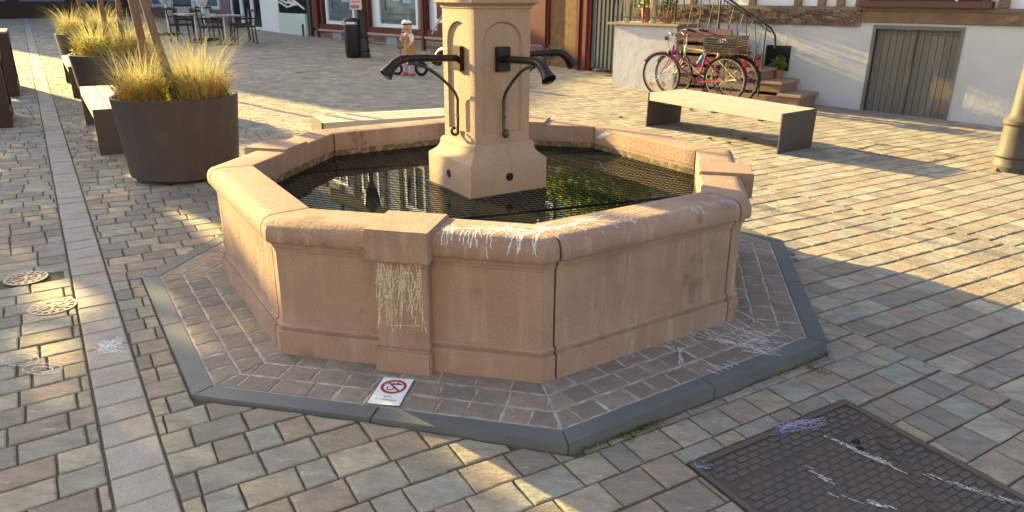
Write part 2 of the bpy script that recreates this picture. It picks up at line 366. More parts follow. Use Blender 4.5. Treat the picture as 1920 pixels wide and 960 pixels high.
WALLP = [(1.50,-.09),(1.50,.098),(1.498,.105),(1.490,.109),(1.483,.109),(1.483,.115),(1.490,.120),(1.491,.129),(1.485,.137),(1.477,.140),(1.474,.150),(1.472,.300),(1.472,.468),(1.478,.471),(1.478,.482),(1.486,.486),(1.487,.506),(1.275,.506),(1.275,-.09)]
COPE = [(1.474,.507),(1.496,.508),(1.507,.512),(1.512,.521),(1.513,.545),(1.510,.566),(1.500,.584),(1.485,.597),(1.465,.604),(1.44,.605),(1.285,.604),(1.276,.602),(1.271,.596),(1.271,.507)]
for k in range(8):
    if k % 2 == 0: st = [('t', (k-1) % 8, 1, 0), ('c', (k-1) % 8), ('c', k), ('t', (k+1) % 8, -1, 0)]; st[0] = ('t', (k-1) % 8, 1, -1); st[3] = ('t', (k+1) % 8, -1, 1)
    else: st = [('t', k, -1, -1), ('t', k, 1, 1)]
    ring_piece('wall_stone', WALLP, st, SAND); ring_piece('coping_stone', COPE, st, SAND)
# dark mortar core behind the joints
mb = MB()
core = [(1.466,-.08),(1.466,.5),(1.50,.52),(1.50,.56),(1.47,.590),(1.29,.597),(1.29,-.08)]
vs = [(*station(k, R), z) for k in range(8) for R, z in core]; n = len(core)
mb.add(vs, [(k*n+j, k*n+(j+1)%n, ((k+1)%8)*n+(j+1)%n, ((k+1)%8)*n+j) for k in range(8) for j in range(n)])
mb.build('mortar', JOINT, FT)
def sidebox(mb, k, t0, t1, a0, a1, z0, z1):
    n, tt = sidev(k); M = Matrix(((n.x, tt.x, 0, 0), (n.y, tt.y, 0, 0), (0, 0, 1, 0), (0, 0, 0, 1))); mb.box(a0, a1, t0, t1, z0, z1, M)
for k in (0, 2, 4, 6):
    mb = MB(); sidebox(mb, k, -.122, .122, 1.34, 1.430, -.05, .104); b = mb.build('pilaster', SAND, FT, smooth=30, bevel=.008)
    mb = MB(); sidebox(mb, k, -.113, .113, 1.335, 1.404, .10, .50); mb.build('pilaster_shaft', SAND, b, smooth=30, bevel=.004)
    mb = MB(); sidebox(mb, k, -.134, .134, 1.171, 1.446, .488, .618); mb.build('pilaster_cap', SAND, b, smooth=30, bevel=.006)
# column: square, faces towards the plain sides
CM = Matrix.Rotation(rad(-45+TH), 4, 'Z')     # local +x = normal of the right-front face
def sqloft(prof, seg=1):
    mb = MB(); vs = []
    for h, z in prof: vs += [(h,-h,z),(h,h,z),(-h,h,z),(-h,-h,z)]
    fs = [(0,3,2,1), tuple(range(len(vs)-4, len(vs)))]
    for i in range(len(prof)-1):
        for j in range(4): fs.append((i*4+j, i*4+(j+1)%4, (i+1)*4+(j+1)%4, (i+1)*4+j))
    mb.add(vs, fs, CM); return mb
hb, hs_ = .2437, .1715
sqloft([(hb+.004,-.05),(hb+.004,.446),(hb,.452),(hb,.618),(hb-.003,.626),(hb-.010,.631),(hb-.022,.640),(hb-.036,.652),(hb-.046,.668),(hb-.051,.684),(hb-.052,.700),(hb-.056,.711),(hb-.064,.718),(hs_,.7215)]).build('column_base', SANDC, FT, smooth=25)
# shaft with recessed round-headed panels on each face
def shaft():
    mb = MB(); z0, z1 = .7215, 1.405; pw = .121; pz0 = .772; pz1 = 1.345; ar = .115; D = .014; ah = .105; NA = 12
    out = [(-pw, pz0), (pw, pz0)]+[(pw*math.cos(PI*i/NA), pz1-ah+ah*math.sin(PI*i/NA)) for i in range(NA+1)]   # ccw
    for q in range(4):
        M = CM @ Matrix.Rotation(q*PI/2, 4, 'Z')
        P = [(hs_, y, z) for y, z in out]; Q = [(hs_-.004, y*.985, pz0+(z-pz0)*.995+.002) for y, z in out]; I = [(hs_-D, y*.93, pz0+.008+(z-pz0-.008)*.985) for y, z in out]; n = len(P)
        mb.add(P+Q+I, [(i, (i+1)%n, n+(i+1)%n, n+i) for i in range(n)]+[(n+i, n+(i+1)%n, 2*n+(i+1)%n, 2*n+i) for i in range(n)]+[tuple(range(2*n, 3*n))], M)
        # surrounding face: strips
        c = [(hs_,-hs_,z0),(hs_,hs_,z0),(hs_,hs_,z1),(hs_,-hs_,z1)]
        v = c+P; fs = [(0,1,5,4)]; off = 4
        ra = off+2; fs.append((1, 2, ra+NA//2) + tuple(ra+i for i in range(NA//2-1, -1, -1)) + (5,))
        fs.append((2, 3, ra+NA//2)); fs.append((3, 0, 4) + tuple(ra+i for i in range(NA, NA//2-1, -1)))
        mb.add(v, fs, M)
    return mb
shaft().build('column_shaft', SANDC, FT, smooth=28)
sqloft([(hs_-.002,1.402),(hs_+.006,1.410),(hs_+.007,1.420),(hs_+.018,1.428),(hs_+.030,1.436),(hs_+.032,1.452),(hs_+.032,1.60),(hs_+.02,1.62),(.13,1.68),(.12,1.76)]).build('column_capital', SANDC, FT, smooth=25)
mb = MB(); mb.lathe([(.03,1.76),(.10,1.78),(.155,1.86),(.165,1.94),(.13,2.03),(.06,2.08),(.02,2.14)], 24); mb.build('column_finial', SANDC, FT, smooth=40)
for q in range(4):
    M = CM @ Matrix.Rotation(q*PI/2, 4, 'Z')
    mb = MB(); mb.lathe([(.0235,0),(.0235,.0012),(.017,.0012),(.017,-.0)], 20, M @ Matrix.Translation((hb, 0, .541)) @ Matrix.Rotation(PI/2, 4, 'Y'), close=False)
    mb.add([( .019*math.cos(2*PI*i/20), .019*math.sin(2*PI*i/20), .0010) for i in range(20)], [tuple(range(20))], M @ Matrix.Translation((hb, 0, .541)) @ Matrix.Rotation(PI/2, 4, 'Y'))
    mb.build('overflow_hole', DARK, FT)
    # spout, wall plate, scroll bracket
    sp = MB(); pts = [(.17,1.158),(.25,1.160),(.40,1.166),(.47,1.166),(.505,1.160),(.535,1.145),(.562,1.120)]
    rs = [.0180,.0180,.0185,.0200,.0225,.024,.026]
    # open flared mouth: outer then inner wall
    out = [(x, 0, z) for x, z in pts]+[(.586, 0, 1.094)]; ro = rs+[.035]
    inn = [(.583, 0, 1.096), (.562, 0, 1.122)]; 
    sp.tube(out+inn, ro+[.029, .017], 16, True, M)
    sp.torus(.034, .0035, 20, 6, M @ Matrix.Translation((.588,0,1.091)) @ Matrix.Rotation(rad(135),4,'Y'))
    so = sp.build('spout', BRONZE, FT, smooth=50)
    pl = MB(); pl.box(.171-.012, .171+.013, -.042, .042, 1.094, 1.220, M); pl.build('wall_plate', BRONZE, so, smooth=30, bevel=.003)
    br = MB(); bp = [(.455,1.142),(.43,1.138),(.38,1.124),(.33,1.098),(.28,1.062),(.235,1.022),(.200,.985),(.176,.945),(.163,.905),(.158,.86),(.160,.815),(.167,.780),(.182,.758),(.203,.752),(.219,.765),(.219,.783),(.206,.790),(.198,.782)]
    bp = [(max(x, .181) if z > .80 else max(x, .183), 0, z) for x, z in bp]
    # Catmull smooth
    sm = []
    for i in range(len(bp)-1):
        a = Vector(bp[max(i-1,0)]); b_ = Vector(bp[i]); c = Vector(bp[i+1]); d = Vector(bp[min(i+2,len(bp)-1)])
        for t_ in (0,.33,.66): sm.append(.5*((2*b_)+(c-a)*t_+(2*a-5*b_+4*c-d)*t_*t_+(3*b_-a-3*c+d)*t_**3))
    br.tube(sm, .0082, 8, True, M); br.tube([(.455,-.006,1.142),(.455,.006,1.142)], .012, 8, True, M)
    br.tube([(.178,0,.855),(.188,0,.855)], .012, 8, True, M)
    br.build('bracket', IRONV, so, smooth=50)
# water
mb = MB(); mb.add([(*station(k, 1.2735), .4517) for k in range(8)], [tuple(range(8))]); mb.build('water', WATER, FT)
mb = MB(); mb.prism([station(k, 1.2745) for k in range(8)], -.02, .10); mb.build('basin_floor', SLATE, FT)
mb = MB(); vs = [(*station(k, R_), z) for k in range(8) for R_, z in ((1.2695,.448),(1.2695,.490))]
mb.add(vs, [(k*2,(k*2+2)%16,(k*2+3)%16,k*2+1) for k in range(8)]); mb.build('algae_stain', mat('algae', (.10,.085,.03), .7, var=(.15,.12,.05), vscale=8, alpha=(22,.42), amax=.8), FT)
# grating of fine bars lying in the water surface, in panels with frames
mb = MB(); ga = rad(-12.04+33); gA = Vector((math.cos(ga), math.sin(ga), 0)); gB = Vector((-gA.y, gA.x, 0))
def bar(mb, d, o, off, w, z, R=1.262, segs=None):
    # line {d*t + o*off} clipped by the octagon, minus the column base
    lo, hi = -9, 9
    for k in range(8):
        n_, _ = sidev(k); a = d.dot(n_); b = R*C22-o.dot(n_)*off
        if abs(a) < 1e-6: continue
        t_ = b/a
        if a > 0: hi = min(hi, t_)
        else: lo = max(lo, t_)
    if lo >= hi: return
    cuts = [(lo, hi)]
    # column hole
    l2, h2 = -9, 9; ok = True
    for q in range(4):
        aa = rad(-45+TH+90*q); n_ = Vector((math.cos(aa), math.sin(aa), 0)); a = d.dot(n_); b = .262-o.dot(n_)*off
        if abs(a) < 1e-6:
            if b < 0: ok = False
            continue
        t_ = b/a
        if a > 0: h2 = min(h2, t_)
        else: l2 = max(l2, t_)
    if ok and l2 < h2: cuts = [(lo, l2), (h2, hi)]
    for p, q in cuts:
        if q-p < .01: continue
        M = Matrix(((d.x, o.x, 0, o.x*off), (d.y, o.y, 0, o.y*off), (0, 0, 1, 0), (0, 0, 0, 1))); mb.box(p, q, -w/2, w/2, z-.003, z+.0022, M)
off = -1.25
while off < 1.25: bar(mb, gA, gB, off, .0008, .4519); off += .036
off = -1.25
while off < 1.25: bar(mb, gB, gA, off, .0006, .4516); off += .036
for o_ in (-.62, .62): bar(mb, gA, gB, o_, .0035, .4535)
for o_ in (.62,): bar(mb, gB, gA, o_, .0035, .4533)
mb.build('grating', STEEL, FT)
# plinth: slate border slabs, three courses of setts per side with pale joints
RI = RPL-.092
for k in range(8):
    n_, tt = sidev(k); T0 = RPL*S22; T1 = RI*S22; nseg = 2
    for i in range(nseg):
        f0, f1 = i/nseg, (i+1)/nseg
        def L_(R, f, e): T = R*S22; return n_*(R*C22)+tt*(-T+2*T*f+e)
        e0 = .0012; e1 = -.0012
        poly = [L_(RPL, f0, e0).xy, L_(RPL, f1, e1).xy, L_(RI, f1, e1).xy, L_(RI, f0, e0).xy]
        mb = MB(); mb.prism([tuple(p) for p in poly], -.22, random.uniform(-.0012, .0003)); mb.build('border_slab', SLATE, FT, smooth=30, bevel=.003)
mb = MB(); mb.prism([station(k, RI-.001) for k in range(8)], -.2, -.0045); mb.build('mortar_bed', GROUT, FT)
mb = MB()
aIn, aOut = 1.36, RI*C22-.004; nr = 3; rh = (aOut-aIn)/nr
for k in range(8):
    n_, tt = sidev(k); h1 = rad(-90+TH+45*k+22.5); h0 = h1-rad(45)
    for r in range(nr):
        a0 = aIn+r*rh+.0032; a1 = aIn+(r+1)*rh-.0032; t_ = -.9+random.uniform(0,.1)
        while t_ < .9:
            L = random.uniform(.10,.16); q = [(a0, t_+.002), (a1, t_+.002+random.uniform(-.004,.004)), (a1, t_+L-.002+random.uniform(-.004,.004)), (a0, t_+L-.002)]
            poly = [tuple((n_*a+tt*b).xy) for a, b in q]
            if area(poly) < 0: poly.reverse()
            # mitre lines through the centre
            poly = clip(poly, -math.sin(h0), math.cos(h0), .002); poly = clip(poly, math.sin(h1), -math.cos(h1), .002)
            stone(mb, poly, lambda x, y: -.0015, .004, .02, .0010, .0065)
            t_ += L
tag(mb.build('plinth_paving', PLPAVE, FT))

# chalk: thin ribbons following a polyline in 3-D (with a surface normal)
def ribbon(mb, pts, nrm, w):
    pts = [Vector(p) for p in pts]; vs = []; fs = []
    for i, p in enumerate(pts):
        t_ = (pts[min(i+1,len(pts)-1)]-pts[max(i-1,0)]); nn = nrm[i] if isinstance(nrm, list) else nrm
        s_ = t_.cross(nn).normalized()*w*.5*random.uniform(.6, 1.2); vs += [p-s_, p+s_]
    for i in range(len(pts)-1): fs.append((2*i, 2*i+1, 2*i+3, 2*i+2))
    mb.add(vs, fs)
def cope_pt(k, t_, u, lift=.0012):            # u runs along the outer coping profile: 0 inner top ... 1 outer underside
    path = [(1.285,.604),(1.44,.605),(1.465,.604),(1.485,.597),(1.500,.584),(1.510,.566),(1.513,.545),(1.512,.521),(1.507,.512)]
    d = [0]
    for i in range(1, len(path)): d.append(d[-1]+math.dist(path[i], path[i-1]))
    s_ = u*d[-1]
    for i in range(1, len(path)):
        if s_ <= d[i]+1e-9: f = (s_-d[i-1])/(d[i]-d[i-1]); break
    R = path[i-1][0]+(path[i][0]-path[i-1][0])*f; z = path[i-1][1]+(path[i][1]-path[i-1][1])*f
    dR, dz = path[i][0]-path[i-1][0], path[i][1]-path[i-1][1]; l = math.hypot(dR, dz); nR, nz = -dz/l, dR/l
    n_, tt = sidev(k); p = n_*(R*C22)+tt*t_+Vector((0,0,z)); N = n_*nR+Vector((0,0,nz)); return p+N*lift, N
def cope_line(mb, k, t0, u0, t1, u1, w, n=8):
    P = []; Ns = []
    for i in range(n+1):
        f = i/n; p, N = cope_pt(k, t0+(t1-t0)*f+random.uniform(-.003,.003), u0+(u1-u0)*f); P.append(p); Ns.append(N)
    ribbon(mb, P, Ns, w)
mw, mbl, mp_ = MB(), MB(), MB()
for i in range(34):                            # front side, right half: white drips over the round edge
    t_ = random.uniform(.15, .565); u0 = random.uniform(.35, .55); cope_line(mw, 0, t_, u0, t_+random.uniform(-.02,.03), u0+random.uniform(.12,.45), random.uniform(.003,.006))
for i in range(10): cope_line(mw, 0, random.uniform(.15,.4), random.uniform(.25,.5), random.uniform(.35,.55), random.uniform(.25,.5), .005)
for i in range(16): t_ = random.uniform(.42,.56); cope_line(mbl, 0, t_, random.uniform(.2,.5), t_+random.uniform(-.15,.02), random.uniform(.3,.7), random.uniform(.006,.012))
for i in range(30): t_ = random.uniform(.38,.57); cope_line(mbl, 0, t_, random.uniform(.05,.45), t_+random.uniform(-.12,.0), random.uniform(.1,.5), random.uniform(.008,.014))
for i in range(26): t_ = random.uniform(-.55,-.2); cope_line(mw, 1, t_, random.uniform(.05,.4), t_+random.uniform(.02,.12), random.uniform(.1,.45), random.uniform(.004,.008))
for i in range(10): t_ = random.uniform(.15,.22); cope_line(mbl, 0, t_, random.uniform(.2,.5), t_+random.uniform(-.02,.05), random.uniform(.3,.9), random.uniform(.006,.012))
for i in range(60):
    t_ = -.56+abs(random.gauss(0,.55)); 
    if t_ > .5: continue
    u0 = random.uniform(.42,.62); cope_line(random.choice([mw, mp_, mw]), 1, t_, u0, t_+random.uniform(-.03,.03), u0+random.uniform(.04,.18), random.uniform(.0025,.005))
for i in range(16): t_ = random.uniform(-.5,-.25); cope_line(mw, 1, t_, random.uniform(.1,.4), t_+random.uniform(-.05,.12), random.uniform(.2,.5), .004)
cope_line(mw, 1, -.22, .42, .16, .08, .004); cope_line(mw, 1, -.15, .44, .1, .22, .003); cope_line(mw, 1, -.26, .3, -.1, .05, .003)
for i in range(14): t_ = random.uniform(.40,.55); cope_line(mp_, 1, t_, random.uniform(.45,.6), t_+.02, random.uniform(.6,.85), .004)
mw.build('chalk_mark', CHALKW, FT); mbl.build('chalk_mark', CHALKB, FT); mp_.build('chalk_mark', CHALKP, FT)
my = MB(); n0, t0_ = sidev(0)
def pil(x, z, a=1.404): return n0*(a+.0014)+t0_*x+Vector((0,0,z))
for i in range(62):
    x = random.choice([random.uniform(-.10,-.035), random.uniform(.0,.08), random.uniform(-.10,.09)]); z1 = random.uniform(.42,.487); z0 = random.uniform(.17,.40); P = []; x1 = x+random.gauss(-.012,.032); x1 = max(-.108, min(.108, x1)); cv = random.uniform(-.006,.006)
    for j in range(7): f = j/6; P.append(pil(x+(x1-x)*f+cv*math.sin(PI*f)+random.uniform(-.0007,.0007), z1+(z0-z1)*f))
    ribbon(my, P, n0, random.uniform(.0025,.004))
P = [pil(-.04+.11*j/8, .20+.010*j/8) for j in range(9)]; ribbon(my, P, n0, .0035)
P = [pil(-.1+.1*j/8, .26+.02*j) for j in range(9)]; ribbon(my, P, n0, .004)
my.build('chalk_mark', CHALKY, FT)
mr = MB(); nk, tk = sidev(5); nk4, tk4 = sidev(4)
for i in range(40):                            # red rubbings on the inner face of the far left sides
    k = 4 if i % 3 else 5; n_, tt = sidev(k); t_ = random.uniform(.05,.45) if k == 4 else random.uniform(-.45,-.2); z = random.uniform(.53,.585)
    P = [n_*(1.271*C22-.0015)+tt*(t_+.12*j/5)+Vector((0,0,z+random.uniform(-.004,.004))) for j in range(6)]; ribbon(mr, P, -n_, random.uniform(.006,.012))
for k, ta, tb in ((4,-.1,.5), (3,-.15,.3)):
    for i in range(26):
        t_ = random.uniform(ta, tb); u0 = random.uniform(.1,.45); cope_line(mr, k, t_, u0, t_+random.uniform(-.14,.14), min(.5, u0+random.uniform(-.1,.1)), random.uniform(.008,.016))
mr.build('chalk_mark', CHALKR, FT)
mq = MB(); n_, tt = sidev(3)
for i in range(9):
    z = .535+.006*i; P = [n_*(1.271*C22-.0015)+tt*(.40-.012*i+.055*j/3)+Vector((0,0,z)) for j in range(4)]; ribbon(mq, P, -n_, .009)
mq.build('chalk_mark', CHALKW, FT)
mc, mpu = MB(), MB(); UPV = Vector((0,0,1))
def gline(mb, a, b, w, z=None, h=.0024, n=8, wob=.004):
    A = at(*a); B = at(*b); P = []
    for j in range(n+1):
        q = A.lerp(B, j/n); q.x += random.uniform(-wob, wob); q.y += random.uniform(-wob, wob); q.z = (g(q.x, q.y) if z is None else z)+h; P.append(q)
    ribbon(mb, P, UPV, w)
plz = .0
for a, b in (((1180,612),(1255,665)),((1205,600),(1275,640)),((1240,640),(1290,672)),((1262,610),(1300,650)),((1290,640),(1370,665)),((1300,650),(1395,668)),((1320,645),(1400,675)),((1330,655),(1410,678)),((1340,612),(1400,650)),((1350,600),(1420,645)),((1380,600),(1430,632)),((1395,645),(1475,668)),((1275,672),(1272,705)),((1268,672),(1278,704)),((1190,665),(1265,672)),((1130,680),(1210,668)),((1150,672),(1190,690)),((1390,680),(1460,690)),((1400,655),(1440,665))):
    gline(mc, a, b, .0075, plz, .0010)
for a in ((1330,712),(1340,708),(1350,704),(1362,700),(1325,718)): gline(mc, a, (a[0]+22, a[1]+8), .006, plz, .0014)
for i in range(44):
    x = random.uniform(1085,1200); y = 690+(1200-x)*.12+random.uniform(-16,16)-(x-1085)*.18; gline(mpu, (x,y), (x+random.uniform(-16,16), y+random.uniform(-7,7)), .0075, plz, .0010, 4, .002)
for i in range(24): x = random.uniform(1030,1100); y = random.uniform(712,738); gline(mpu, (x,y), (x+random.uniform(-12,14), y+random.uniform(-6,7)), .006, plz, .0008, 4, .002)
for i in range(60): x = random.uniform(1250,1440); y = 618+(x-1250)*.22+random.uniform(-14,22); gline(mc, (x,y), (x+random.uniform(14,40), y+random.uniform(4,16)), .006, plz, .0010, 4, .002)
for i in range(20): x = random.uniform(1330,1420); y = 655+(x-1330)*.25+random.uniform(-4,5); gline(mc, (x,y), (x+random.uniform(10,25), y+random.uniform(2,6)), .007, plz, .0008, 4, .002)
mc.build('chalk_mark', CHALKW, FT); mpu.build('chalk_mark', CHALKP, FT)
# chalk on the paving and on the hatch
def chalk(name, segs, m, label, w, h=.0028, n=6, wob=.003):
    mb = MB()
    for a, b in segs: gline(mb, a, b, w, None, h, n, wob)
    return tag(mb.build(name, m), label, 'chalk drawing')
chalk('chalk_drawing', [((random.uniform(175,200), random.uniform(640,668)), (random.uniform(205,238), random.uniform(632,668))) for i in range(26)], CHALKW, 'dense white chalk patch on the drainage strip left of the fountain', .006)
sg = []
for cx, cy, rx, ry in ((38,676,36,12),(38,678,22,7),(80,694,38,10),(80,695,20,5)):
    for j in range(14): a0, a1 = 2*PI*j/14, 2*PI*(j+1)/14; sg.append(((cx+rx*math.cos(a0), cy+ry*math.sin(a0)), (cx+rx*math.cos(a1), cy+ry*math.sin(a1))))
chalk('chalk_drawing', sg, CHALKW, 'faint white chalk rings on the paving at the left edge', .004, n=3, wob=.002)
# ------------------------------------------------------------------ paper sign on the plinth
PC = [Vector((-.400,-1.640,0)), Vector((-.277,-1.659,0)), Vector((-.244,-1.463,0)), Vector((-.372,-1.443,0))]
sgn = thing('paper_sign', PC[0]+Vector((0,0,.002)), math.atan2(-.019, .123), 'white paper sign with red crossed-out drinking symbol lying on the plinth', 'sign')
PWid, PHt = .126, .198
mb = MB(); nx = 6
for i in range(nx):
    x0, x1 = PWid*i/nx, PWid*(i+1)/nx; c = lambda x: .0015+.004*abs(x/PWid-.45)
    mb.add([(x0,0,c(x0)),(x1,0,c(x1)),(x1,PHt,c(x1)),(x0,PHt,c(x0)),(x0,0,c(x0)+.0008),(x1,0,c(x1)+.0008),(x1,PHt,c(x1)+.0008),(x0,PHt,c(x0)+.0008)], [(0,3,2,1),(4,5,6,7),(0,1,5,4),(2,3,7,6)])
mb.build('paper', PAPER, sgn)
def flat_poly(mb, pts, z=.0052): mb.add([(x, y, z) for x, y in pts], [tuple(range(len(pts)))])
mb = MB(); cx, cy, R1, R0 = .063, .130, .052, .040
for i in range(32):
    a0, a1 = 2*PI*i/32, 2*PI*(i+1)/32; flat_poly(mb, [(cx+R0*math.cos(a0), cy+R0*math.sin(a0)), (cx+R1*math.cos(a0), cy+R1*math.sin(a0)), (cx+R1*math.cos(a1), cy+R1*math.sin(a1)), (cx+R0*math.cos(a1), cy+R0*math.sin(a1))])
d_ = Vector((math.cos(rad(-45)), math.sin(rad(-45)))); e_ = Vector((-d_.y, d_.x))
flat_poly(mb, [tuple(Vector((cx,cy))-d_*.041-e_*.0045), tuple(Vector((cx,cy))+d_*.041-e_*.0045), tuple(Vector((cx,cy))+d_*.041+e_*.0045), tuple(Vector((cx,cy))-d_*.041+e_*.0045)], .0054)
mb.build('prohibition_ring', PRED, sgn)
mb = MB()      # glass under a tap
flat_poly(mb, [(cx-.026,cy-.002),(cx-.021,cy-.002),(cx-.018,cy-.026),(cx-.020,cy-.028)], .0050); flat_poly(mb, [(cx+.003,cy-.002),(cx+.008,cy-.002),(cx+.001,cy-.028),(cx-.003,cy-.026)], .0050)
flat_poly(mb, [(cx-.020,cy-.028),(cx+.001,cy-.028),(cx-.001,cy-.023),(cx-.018,cy-.023)], .0050); flat_poly(mb, [(cx-.014,cy+.010),(cx-.006,cy+.010),(cx-.006,cy+.020),(cx-.014,cy+.024)], .0050)
flat_poly(mb, [(cx-.014,cy+.016),(cx+.030,cy+.016),(cx+.030,cy+.024),(cx-.014,cy+.024)], .0050); flat_poly(mb, [(cx+.006,cy+.024),(cx+.014,cy+.024),(cx+.014,cy+.033),(cx+.006,cy+.033)], .0050)
mb.build('tap_symbol', PBLK, sgn)
def text(body, size, x, y, z, m, parent, rot=(0,0,0), name='lettering', align='CENTER'):
    cu = bpy.data.curves.new(name, 'FONT'); cu.body = body; cu.size = size; cu.align_x = align; tmp = bpy.data.objects.new(name+'_tmp', cu); COL.objects.link(tmp)
    dg = bpy.context.evaluated_depsgraph_get(); me = bpy.data.meshes.new_from_object(tmp.evaluated_get(dg)); bpy.data.objects.remove(tmp)
    me.materials.clear(); me.materials.append(m); o = bpy.data.objects.new(name, me); COL.objects.link(o); o.parent = parent; o.location = (x, y, z); o.rotation_euler = rot; return o
text('Kein', .017, PWid/2, .050, .0055, PBLK, sgn); text('Trinkwasser', .0175, PWid/2, .027, .0055, PBLK, sgn)

# ------------------------------------------------------------------ big cast hatch in the paving
HT = thing('access_hatch', (GR0.x, GR0.y, g(*GR0)), math.atan2(gv.y, gv.x), 'large dark cast iron hatch with raised brick pattern set in the paving', 'hatch cover')
# local x along gv (0..GH), local y = along gu (negative inside: -GW..0)
tilt = lambda x, y: (g(*(GR0+gv*x+gu*y))-g(*GR0))
def hbox(mb, x0, x1, y0, y1, z0, z1):
    P = [(x0,y0),(x1,y0),(x1,y1),(x0,y1)]; mb.add([(x, y, z0+tilt(x, y)) for x, y in P]+[(x, y, z1+tilt(x, y)) for x, y in P], [(0,3,2,1),(4,5,6,7),(0,1,5,4),(1,2,6,5),(2,3,7,6),(3,0,4,7)])
mb = MB(); hbox(mb, 0, GH, -GW, 0, -.05, -.007); mb.build('cover_plate', CAST, HT)
mb = MB(); 
for a in ((0,GH,-.022,0),(0,GH,-GW,-GW+.022),(0,.022,-GW+.022,-.022),(GH-.022,GH,-GW+.022,-.022)): hbox(mb, *a[:2], *a[2:], -.006, .000)
mb.build('hatch_frame', CASTR, HT)
mb = MB(); row = 0; x = .03
while x < GH-.05:
    y = -GW+.03+(row % 2)*.028
    while y < -.05:
        # seams: a panel joint along y at x=.15 on the far side and a diagonal
        sx = x > .135 and x < .155
        dg_ = abs((x-.17)*.62-(-y-.10)*1.0) < .02 and x > .15 and y > -.55
        if not sx and not dg_ and not (abs(x-.52) < .03 and abs(y+.50) < .06): hbox(mb, x, x+.022, y, y+.046, -.0065, -.0032)
        y += .056
    x += .0275; row += 1
hbox(mb, .495, .545, -.555, -.445, -.0065, -.0018)
mb.build('tread_pattern', CASTR, HT)
mb = MB(); hbox(mb, .140, .150, -GW+.03, -.12, -.0068, -.0055)
for j in range(12): f = j/12; hbox(mb, .17+.8*f*.9, .17+.8*(f+1/12)*.9, -.10-.45*f-.012, -.10-.45*f, -.0066, -.001)
mb.build('seam_rib', CAST, HT)
mb = MB()
for (a, b) in ((.20,-.215),(.235,-.245)):
    mb.add([(a+.013*math.cos(i*PI/6), b+.02*math.sin(i*PI/6), -.0014+tilt(a,b)) for i in range(12)], [tuple(range(12))])
mb.build('lifting_hole', DARK, HT)
sg = [((random.uniform(1440,1545), random.uniform(790,812)), (random.uniform(1440,1550), random.uniform(786,806))) for i in range(40)]
sg = [((x0, y0+(1500-x0)*.12), (x1, y1+(1500-x1)*.12)) for (x0, y0), (x1, y1) in sg]
chalk('chalk_drawing', sg+[((random.uniform(1290,1330), random.uniform(868,885)), (random.uniform(1300,1345), random.uniform(866,885))) for i in range(8)], CHALKP, 'pale violet chalk scribble along the edge of the iron hatch', .004, .0012)
sg = []
for (a, b, k) in (((1540,815),(1640,862),9),((1640,858),(1680,880),3),((1730,888),(1915,945),8),((1540,925),(1660,946),5),((1508,876),(1545,900),3)):
    for i in range(k*3):
        f = random.random(); x = a[0]+(b[0]-a[0])*f; y = a[1]+(b[1]-a[1])*f+random.uniform(-3,3); sg.append(((x,y), (x+22, y+9)))
chalk('chalk_drawing', sg, mat('worn_chalk', (.66,.66,.66), 1, alpha=(70, .38), amax=.85), 'broken white chalk strokes across the iron hatch', .0032, .0014)
# ------------------------------------------------------------------ two round valve covers
for i, (dc, dr) in enumerate(drains):
    t_ = thing('valve_cover', (dc.x, dc.y, g(*dc)+.001), 0, ['round cast iron valve cover in the paving, farther one near the left edge', 'round cast iron valve cover beside the drainage strip, nearer of two'][i], 'manhole cover', 'round valve covers in the paving')
    mb = MB(); mb.lathe([(.001,-.02),(dr,-.02),(dr,-.001),(.001,-.001)], 40, close=False); mb.build('lid', CAST, t_)
    mb = MB()
    for R, w in ((dr-.006,.006),(dr*.62,.005)): mb.lathe([(R-w,-.001),(R-w,.002),(R+w,.002),(R+w,-.001)], 40, close=False)
    for j in range(16):
        M = Matrix.Rotation(2*PI*j/16, 4, 'Z'); mb.box(dr*.68, dr*.88, -.008, .008, -.001, .002, M)
    for j in range(6): M = Matrix.Rotation(2*PI*j/6, 4, 'Z'); mb.box(dr*.18, dr*.5, -.008, .008, -.001, .002, M)
    mb.box(-.014,.014,-.014,.014,-.001,.0025); mb.build('lid_relief', CASTR, t_)

# ------------------------------------------------------------------ benches
def bench(A, B, width, label, h=.41, toward=1):
    """A, B: ground points of the long side nearest the camera, width goes away from it"""
    d = (B-A).xy; L = d.length; a = math.atan2(d.y, d.x); t_ = thing('bench', (A.x, A.y, g(A.x, A.y)), a, label, 'bench', 'slatted benches with steel sides')
    t_.rotation_euler = (0, -math.atan((g(B.x,B.y)-g(A.x,A.y))/L), a)
    W = width*toward; y0, y1 = min(0,W), max(0,W)
    for x0 in (0, L-.016):
        mb = MB(); mb.box(x0, x0+.016, y0, y1, -.01, h); mb.build('side_panel', BPANEL, t_, smooth=30, bevel=.002)
    mb = MB(); n = 4; w = (y1-y0)/n
    for i in range(n): mb.box(.018, L-.018, y0+i*w+.004, y0+(i+1)*w-.004, h-.095, h+.0)
    mb.build('seat', WOODL, t_, smooth=30, bevel=.004)
    mb = MB()
    for x0 in (.25, L/2, L-.3): mb.box(x0, x0+.05, y0+.03, y1-.03, h-.115, h-.097)
    mb.build('seat_support', BPANEL, t_); return t_
bench(at(1210,237), at(1458,289), .62, 'pale slatted bench with steel sides standing alone in the sun by the bicycles', .405)
A = Vector((-1.50,2.145,0)); B = A+Vector((math.cos(rad(26)), math.sin(rad(26)), 0))*1.78
bench(A, B, .48, 'wooden slatted bench behind the fountain, its left end showing past the basin rim', .415)
re = Vector((-.545,.839,0)); rw = Vector((-.839,-.545,0))
def rowp(e, w): q = re*e+rw*w; return Vector((q.x, q.y, 0))
bench(rowp(4.15,1.70), rowp(5.93,1.70), .60, 'weathered slatted bench between the nearest and the middle planter', .42, -1)
